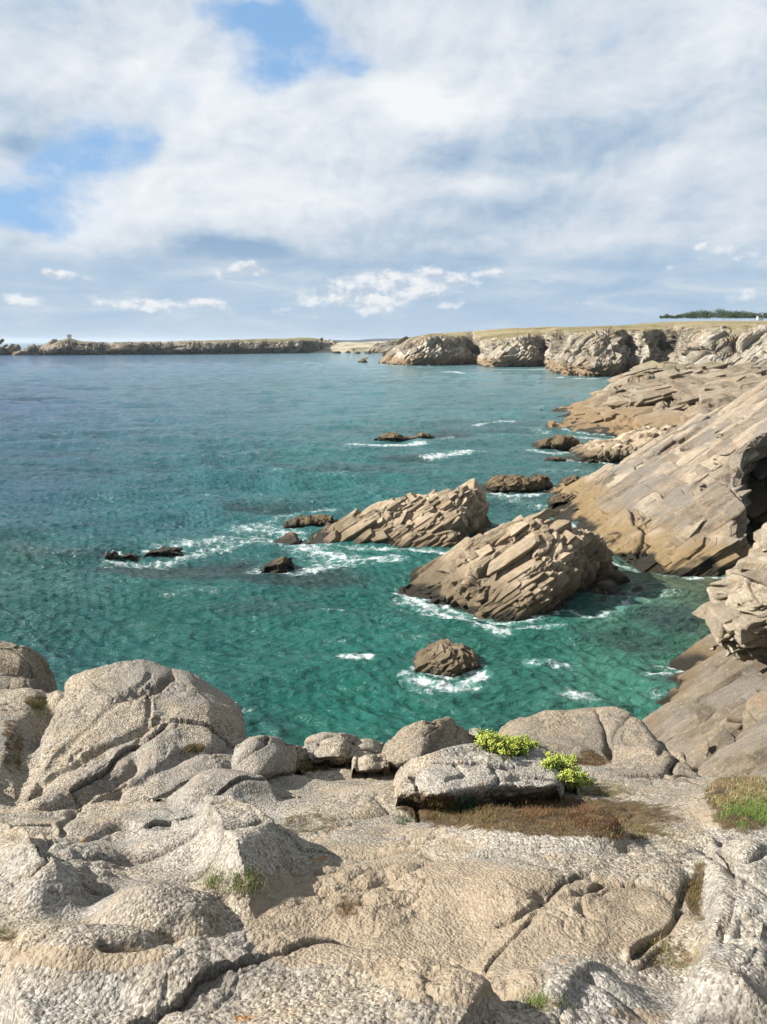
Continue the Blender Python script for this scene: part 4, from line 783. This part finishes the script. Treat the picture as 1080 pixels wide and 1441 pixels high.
def samphire(label, cx, cy, rx, ry, n, hgt, seed):
    r = np.random.default_rng(seed); g0 = ground_at(cx, cy)
    if g0 is None: g0 = B(cx, cy)
    root = bpy.data.objects.new('samphire_plant', None); sc.collection.objects.link(root); root.location = g0; tag(root, label, 'plant', 'samphire plants on the ledge')
    data = {'foliage': ([], [], [])}
    def blob(k, c, ax, L, w, col):
        V, F, T = data[k]; z = unit(ax); x = unit(np.cross(z, (.3, .9, .1))); y = np.cross(z, x); i = len(V)
        for o in OCT: V.append(c+x*o[0]*w+y*o[1]*w+z*(o[2]+1)*L*.5)
        F.extend([(a+i, b_+i, c_+i) for a, b_, c_ in OF]); T.extend([col]*6)
    for k in range(n):
        a, b_ = r.normal(0, .42, 2)
        g = ground_at(cx+a*rx, cy+b_*ry)
        if g is None: continue
        h = hgt*r.uniform(.5, 1.1); d = np.array([r.normal(0, .35), r.normal(0, .35), 1.0]); top = g+d*h
        blob('foliage', g-.01, d, h*1.05, .003, (.16, .20, .05))
        for q in range(15):
            f = r.uniform(.25, 1); c = g+d*h*f+r.normal(0, .012, 3); ax = r.normal(0, 1, 3)+np.array([0, 0, 1.0]); s = r.uniform(.8, 1.25)
            blob('foliage', c, ax, .034*r.uniform(.7, 1.3), .0052, tuple(np.array((.20, .25, .03) if r.random() < .6 else (.10, .16, .025))*s))
        if r.random() < .6 and len(data) < 60:
            hk = 'flower_head%d' % len(data); data[hk] = ([], [], [])
            blob(hk, top-np.array([0, 0, .004]), (0, 0, 1), .014, .026, (.22, .26, .04))
            for q in range(16):
                c = top+np.array([*np.clip(r.normal(0, .017, 2), -.024, .024), r.uniform(0, .014)]); blob(hk, c, (0, 0, 1), .012, .0075, tuple(np.array((.34, .36, .06))*r.uniform(.75, 1.15)))
    for k, (V, F, T) in data.items():
        if V: mesh_obj('flower_head' if k != 'foliage' else k, np.array(V), np.array(F), M_sam, {'tint': np.array(T)}, parent=root, smooth_=True)
samphire('large bushy yellow-green plant clump behind the white boulder', 722, 1052, 34, 11, 120, .055, 1)
samphire('small yellow-green plants trailing from the left end of the big clump beside the grey boulder', 685, 1044, 14, 8, 30, .055, 2)
samphire('yellow-green plant right of the big clump at the end of the white boulder', 787, 1078, 22, 8, 50, .05, 3)
samphire('lowest yellow-green plants trailing down right of the white boulder', 812, 1100, 20, 11, 40, .05, 4)
# loose pebbles scattered on the soil
V, F = [], []
for k in range(2600):
    a, b_ = random.gauss(620, 190), random.gauss(1290, 75)
    if random.random() < .35: a, b_ = random.uniform(0, 1080), random.uniform(1120, 1440)
    g = ground_at(a, b_)
    if g is None: continue
    s = min(.0024*math.exp(random.gauss(0, .5)), .005); i = len(V)
    for o in OCT: V.append(g+np.array([random.uniform(.7, 1.3)*s*o[0], random.uniform(.7, 1.3)*s*o[1], .7*s*o[2]]))
    F += [(x+i, y+i, z+i) for x, y, z in OF]
n_ = len(V); tag(mesh_obj('gravel', np.array(V), np.array(F), M_gran, {'crack': np.zeros(n_), 'soil': np.zeros(n_), 'moss': np.zeros(n_), 'lichen': np.full(n_, .8)}, smooth_=False), 'loose granite grit scattered over the sandy rock', 'gravel', None, 'stuff')
build_water()['kind'] = 'structure'
AIR = 4e-5
# ------------------------------------------------------------------ small far things: lookout house, cottage, wood
def simple_mat(name, c, r=.8):
    m, t, b = material(name, r); P = t.new('ShaderNodeNewGeometry').outputs['Position']
    t.put(b.inputs['Base Color'], t.mix(t.noise(P, 1.5, 4, .6), tuple(x*.8 for x in c), tuple(min(1, x*1.15) for x in c))); return m
M_white = simple_mat('white_render', (.72, .71, .68)); M_slate = simple_mat('dark_slate', (.06, .06, .07)); M_stone = simple_mat('stone_wall', (.42, .38, .32)); M_glass = simple_mat('dark_window', (.03, .035, .04), .2)
def boxm(c, s): 
    x, y, z = c; a, b_, d = s[0]/2, s[1]/2, s[2]
    V = [(x-a, y-b_, z), (x+a, y-b_, z), (x+a, y+b_, z), (x-a, y+b_, z), (x-a, y-b_, z+d), (x+a, y-b_, z+d), (x+a, y+b_, z+d), (x-a, y+b_, z+d)]
    return V, [(0, 3, 2, 1), (4, 5, 6, 7), (0, 1, 5, 4), (1, 2, 6, 5), (2, 3, 7, 6), (3, 0, 4, 7)]
def house(name, label, cat, p, w, d, h, rh, wallm, roofm, wins):
    root = bpy.data.objects.new(name, None); sc.collection.objects.link(root); root.location = p; tag(root, label, cat)
    x, y, z = p
    V, F = boxm((x, y, z-2), (w, d, h+2)); mesh_obj('wall', V, np.array(F), wallm, parent=root, smooth_=False)
    e = .3; zr = z+h+.01
    V = [(x-w/2-e, y-d/2-e, zr), (x+w/2+e, y-d/2-e, zr), (x+w/2+e, y+d/2+e, zr), (x-w/2-e, y+d/2+e, zr), (x-w/2-e, y, zr+rh), (x+w/2+e, y, zr+rh)]
    F = np.array([(0, 1, 5), (0, 5, 4), (2, 3, 4), (2, 4, 5), (0, 4, 3), (1, 2, 5), (0, 3, 2), (0, 2, 1)]); ro = mesh_obj('roof', V, F, roofm, parent=root, smooth_=False)
    V, F = boxm((x+w*.3, y, zr+rh*.55), (.7, .7, rh*.8)); mesh_obj('chimney', V, np.array(F), wallm, parent=root, smooth_=False)
    for wx, wz, ww, wh in wins:
        V, F = boxm((x+wx, y-d/2-.02, z+wz), (ww, .12, wh)); mesh_obj('door' if wz == 0 else 'window', V, np.array(F), M_glass, parent=root, smooth_=False)
c = at(98, 475.6, 1105); house('lookout_house', 'tiny white lookout house with dark roof on the far headland point', 'house', c, 4.6, 4, 3.0, 1.7, M_white, M_slate, [(-1.2, 1.2, .9, 1.1), (1.3, 0, 1, 2.1)])
c = at(1070, 447.5, 640); house('stone_cottage', 'small pale cottage at the edge of the far wood on the skyline', 'house', c, 4.2, 3.5, 1.8, 1.3, M_white, M_slate, [(-1.3, .7, .6, .7), (1.3, .7, .6, .7), (0, 0, .7, 1.5)])
V, F, T = [], [], []; r = np.random.default_rng(11)
prof = [(928, 447.5, 446), (940, 447, 443.5), (950, 447, 446), (958, 447, 443), (975, 447, 441.5), (986, 447, 439.5), (1000, 447, 441), (1012, 447, 438.5), (1025, 447, 441), (1040, 447, 440.5), (1052, 447, 442), (1064, 447, 442.5), (1085, 447, 442), (1110, 447, 441), (1150, 447, 440), (1200, 447, 440)]
for k in range(330):
    x = 928+r.random()**.9*270; tp = np.interp(x, [p[0] for p in prof], [p[2] for p in prof])
    c = at(x, 447.5, 660+r.uniform(-25, 35)); hh = (447.5-tp)*660/FPX*r.uniform(.8, 1.5); 
    if hh < .4: continue
    cc = c+np.array([0, 0, hh*.5]); rx = hh*r.uniform(.5, .8)
    for q in range(170):
        u_ = unit(r.normal(size=3))*r.uniform(.55, 1); p = cc+u_*np.array([rx, rx, hh*.55])*(1+.25*r.normal()*.5)
        a1 = r.normal(size=3)*.38; a2 = r.normal(size=3)*.38; i = len(V); V += [p, p+a1, p+a2]; F.append((i, i+1, i+2)); cl_ = np.array((.035, .055, .022))*r.uniform(.6, 1.5); T += [cl_]*3
tag(mesh_obj('woodland', np.array(V), np.array(F), M_blade, {'tint': np.array(T)}, smooth_=False), 'dark low wood along the right skyline', 'wood', None, 'stuff')
# ------------------------------------------------------------------ sky, sun, air
SUN = unit((-.80, -.04, .57)); sel = math.asin(SUN[2]); saz = math.atan2(SUN[0], SUN[1])
sl = bpy.data.lights.new('sun', 'SUN'); sl.energy = 5.0; sl.angle = R(.6); sl.color = (1, .95, .87)
so = bpy.data.objects.new('sun', sl); sc.collection.objects.link(so)
from mathutils import Vector
so.rotation_euler = Vector(SUN).to_track_quat('Z', 'Y').to_euler(); so.location = (-30, -10, 60)
w = bpy.data.worlds.new('World'); sc.world = w; w.use_nodes = True; t = NT(w.node_tree)
bg = w.node_tree.nodes['Background']; bg.inputs[1].default_value = .05
sky = t.new('ShaderNodeTexSky', sky_type='NISHITA'); sky.sun_disc = False; sky.sun_elevation = sel; sky.sun_rotation = saz; sky.air_density = 1.0; sky.dust_density = .6; sky.ozone_density = 1.6
D = t.new('ShaderNodeTexCoord').outputs['Generated']; D = t.v('NORMALIZE', D); d3 = t.sep(D)
el = t.m('ARCSINE', d3[2]); az = t.m('ARCTAN2', d3[0], d3[1])
# cloud deck coordinates: a curved layer seen from below
inv = t.m('DIVIDE', 1.0, t.m('ADD', t.m('MAXIMUM', d3[2], 0.0), .14))
q = t.comb(t.m('MULTIPLY', d3[0], inv), t.m('MULTIPLY', d3[1], inv), 0)
A = t.comb(t.m('MULTIPLY', az, 1.0), t.m('MULTIPLY', el, 1.5), 0)       # angular coordinates for the low heaps
wv = t.v('SUBTRACT', t.noise(A, 3.2, 4, .55, 0, '3D', True), (.5, .5, .5))
wv2 = t.v('SUBTRACT', t.noise(A, 9, 4, .6, 0, '3D', True), (.5, .5, .5))
aw = t.sep(t.v('ADD', t.v('SCALE', wv, None, .17), t.v('SCALE', wv2, None, .05)))
azw = t.m('ADD', az, aw[0]); elw = t.m('ADD', el, t.m('MULTIPLY', aw[1], .7))
def ang(px, py):
    d = ray(px, py); d = d/np.linalg.norm(d); return math.atan2(d[0], d[1]), math.asin(d[2])
def blob(px, py, rx, ry, s, warp=True):
    a, e = ang(px, py); a1, _ = ang(px+rx, py); _, e1 = ang(px, py-ry)
    x = t.m('DIVIDE', t.m('SUBTRACT', azw if warp else az, a), abs(a1-a)); y = t.m('DIVIDE', t.m('SUBTRACT', elw if warp else el, e), abs(e1-e))
    r2 = t.m('ADD', t.m('MULTIPLY', x, x), t.m('MULTIPLY', y, y))
    return t.m('MULTIPLY', t.m('POWER', 2.718, t.m('MULTIPLY', r2, -1)), s)
def total(L):
    o = None
    for x in L: b_ = blob(*x); o = b_ if o is None else t.m('ADD', o, b_)
    return o
n_big = t.noise(q, 1.15, 8, .58, .1); n_mid = t.noise(q, 3.4, 8, .62, .1)
n_soft = t.noise(t.v('MULTIPLY', A, (1, 1.25, 1)), 4.5, 9, .6, .2); n_fine = t.noise(A, 15, 8, .66, .2)
# openings where the blue shows
hole = total([(405, 45, 90, 58, .95), (330, 8, 80, 34, .7), (250, 150, 60, 40, .3), (60, 300, 160, 36, .35), (40, 150, 70, 24, .2), (385, 105, 50, 30, .55), (130, 230, 80, 48, .92), (30, 285, 70, 30, .7), (855, 40, 30, 16, .3), (60, 5, 60, 10, .4), (500, 90, 60, 24, .4), (200, 205, 30, 50, .4), (1060, 10, 30, 12, .3), (960, 325, 60, 12, .25)])
hn = t.m('ADD', hole, t.m('MULTIPLY', t.m('SUBTRACT', n_soft, .5), 2.2)); hn = t.m('ADD', hn, t.m('MULTIPLY', t.m('SUBTRACT', n_fine, .5), 1.3))
clear = t.m('MULTIPLY', t.m('MULTIPLY', t.smooth(hn, .12, 1.0), t.smooth(hole, .03, .5)), .92)
# light and dark of the deck
lum = total([(600, 150, 70, 45, .36), (420, 170, 240, 110, .18), (330, 285, 180, 45, .30), (740, 110, 120, 60, .16), (120, 110, 130, 40, .14), (250, 60, 90, 60, .10), (1000, 40, 90, 50, .14), (950, 235, 40, 20, .12), (700, 265, 110, 14, .16), (130, 320, 80, 40, .20), (650, 20, 120, 30, .12), (1000, 100, 120, 50, .08), (860, 330, 160, 20, .08),
             (800, 190, 170, 45, -.17), (620, 235, 130, 32, -.19), (30, 205, 60, 24, -.34), (560, 305, 240, 26, -.17), (60, 60, 110, 40, -.10), (560, 70, 100, 30, -.05), (480, 370, 380, 30, -.30), (880, 410, 240, 36, -.26), (140, 400, 200, 22, -.14), (330, 360, 100, 14, -.14), (980, 150, 120, 60, -.07)])
sn = t.m('SUBTRACT', n_soft, .5)
L_ = t.m('ADD', .60, t.m('MULTIPLY', lum, 1.2)); L_ = t.m('ADD', L_, t.m('MULTIPLY', sn, .55)); L_ = t.m('ADD', L_, t.m('MULTIPLY', t.m('SUBTRACT', n_big, .5), .5)); L_ = t.m('ADD', L_, t.m('MULTIPLY', t.m('SUBTRACT', n_fine, .5), .36)); L_ = t.m('ADD', L_, t.m('MULTIPLY', t.m('SUBTRACT', n_mid, .5), .28))
def relief(vec, sc_, det, dl, k):
    a = t.noise(vec, sc_, det, .58, .35); b_ = t.noise(t.v('ADD', vec, (dl*-.8, dl*.9, 0)), sc_, det, .58, .35)
    return t.m('MULTIPLY', t.m('SUBTRACT', a, b_), k)
A2 = t.v('ADD', t.v('MULTIPLY', A, (1, 1.0, 1)), t.v('SCALE', wv, None, .10))
L_ = t.m('ADD', L_, t.m('ADD', relief(A2, 3.6, 8, .026, 1.1), relief(A2, 9, 7, .012, .7)))
deck = t.ramp(L_, [(.18, (3.1, 4.5, 6.3)), (.42, (4.9, 6.05, 7.3)), (.62, (6.6, 7.3, 8.15)), (1.0, (9.0, 9.3, 9.6))])
base = t.mix(clear, deck, t.mix(.75, t.v('SCALE', sky.outputs[0], None, 1.25), (2.4, 5.0, 8.8)))
# distant heaps over a blue-grey band near the horizon
band = t.smooth(el, ang(540, 340)[1], ang(540, 395)[1])
bandc = t.ramp(t.m('ADD', t.m('MULTIPLY', t.noise(t.v('MULTIPLY', A, (1, 3.2, 1)), 8, 8, .6, .5), .85), t.m('MULTIPLY', el, .5)), [(.3, (3.6, 5.2, 7.0)), (.48, (4.8, 6.1, 7.5)), (.60, (6.5, 7.3, 8.1)), (.72, (8.4, 8.7, 9.0))])
base = t.mix(t.m('MULTIPLY', band, .85), base, bandc)
cu = total([(540, 398, 72, 22, 1.4), (600, 406, 60, 14, 1.0), (485, 412, 50, 13, .9), (370, 388, 24, 7, .85), (330, 388, 10, 5, .5), (690, 386, 60, 8, .75), (210, 425, 55, 13, .8), (90, 377, 34, 8, .8), (300, 425, 50, 12, .6), (40, 420, 60, 16, .55), (1000, 347, 16, 7, .7), (935, 385, 26, 14, .55), (1040, 360, 50, 12, .45), (1060, 408, 30, 10, .55), (820, 420, 50, 8, .5), (150, 380, 40, 8, .4), (610, 435, 70, 6, .35), (420, 432, 60, 6, .3), (860, 350, 70, 9, .35)])
nc_ = t.noise(A, 24, 8, .6, 0)
cf = t.m('MULTIPLY', t.smooth(t.m('ADD', cu, t.m('MULTIPLY', t.m('SUBTRACT', nc_, .5), 2.2)), .25, .85), t.smooth(cu, .05, .25))
up = t.noise(t.v('ADD', A, (-.006, .012, 0)), 24, 8, .6, 0)
sh = t.m('ADD', .55, t.m('MULTIPLY', t.m('SUBTRACT', nc_, up), 5.5))
cc = t.ramp(sh, [(.1, (5.4, 6.3, 7.4)), (.5, (7.4, 7.9, 8.4)), (.9, (9.2, 9.3, 9.4))])
base = t.mix(t.m('MULTIPLY', cf, .85), base, cc)
hz = t.smooth(el, .055, -.005); base = t.mix(t.m('MULTIPLY', hz, .55), base, (4.9, 6.1, 7.5))
t.put(bg.inputs[0], t.v('SCALE', base, None, .785))
if AIR:
    V, F = boxm((0, 6400, -3), (15000, 13200, 60)); V = np.array(V); 
    m = bpy.data.materials.new('haze_air'); m.use_nodes = True; nt = m.node_tree; nt.nodes.clear()
    out = nt.nodes.new('ShaderNodeOutputMaterial'); pv = nt.nodes.new('ShaderNodeVolumePrincipled'); pv.inputs['Color'].default_value = (.80, .90, 1, 1); pv.inputs['Density'].default_value = AIR; pv.inputs['Anisotropy'].default_value = .2
    nt.links.new(pv.outputs[0], out.inputs['Volume'])
    tag(mesh_obj('haze', V, np.array(F), m, smooth_=False), None, None, None, 'stuff')
sc.view_settings.view_transform = 'Standard'; sc.view_settings.look = 'None'; sc.view_settings.exposure = 1.35; sc.view_settings.gamma = 1
sc.render.engine = 'CYCLES'; c_ = sc.cycles; c_.use_denoising = True; c_.max_bounces = 5; c_.diffuse_bounces = 2; c_.glossy_bounces = 2; c_.transmission_bounces = 2; c_.volume_bounces = 0; c_.caustics_reflective = False; c_.caustics_refractive = False
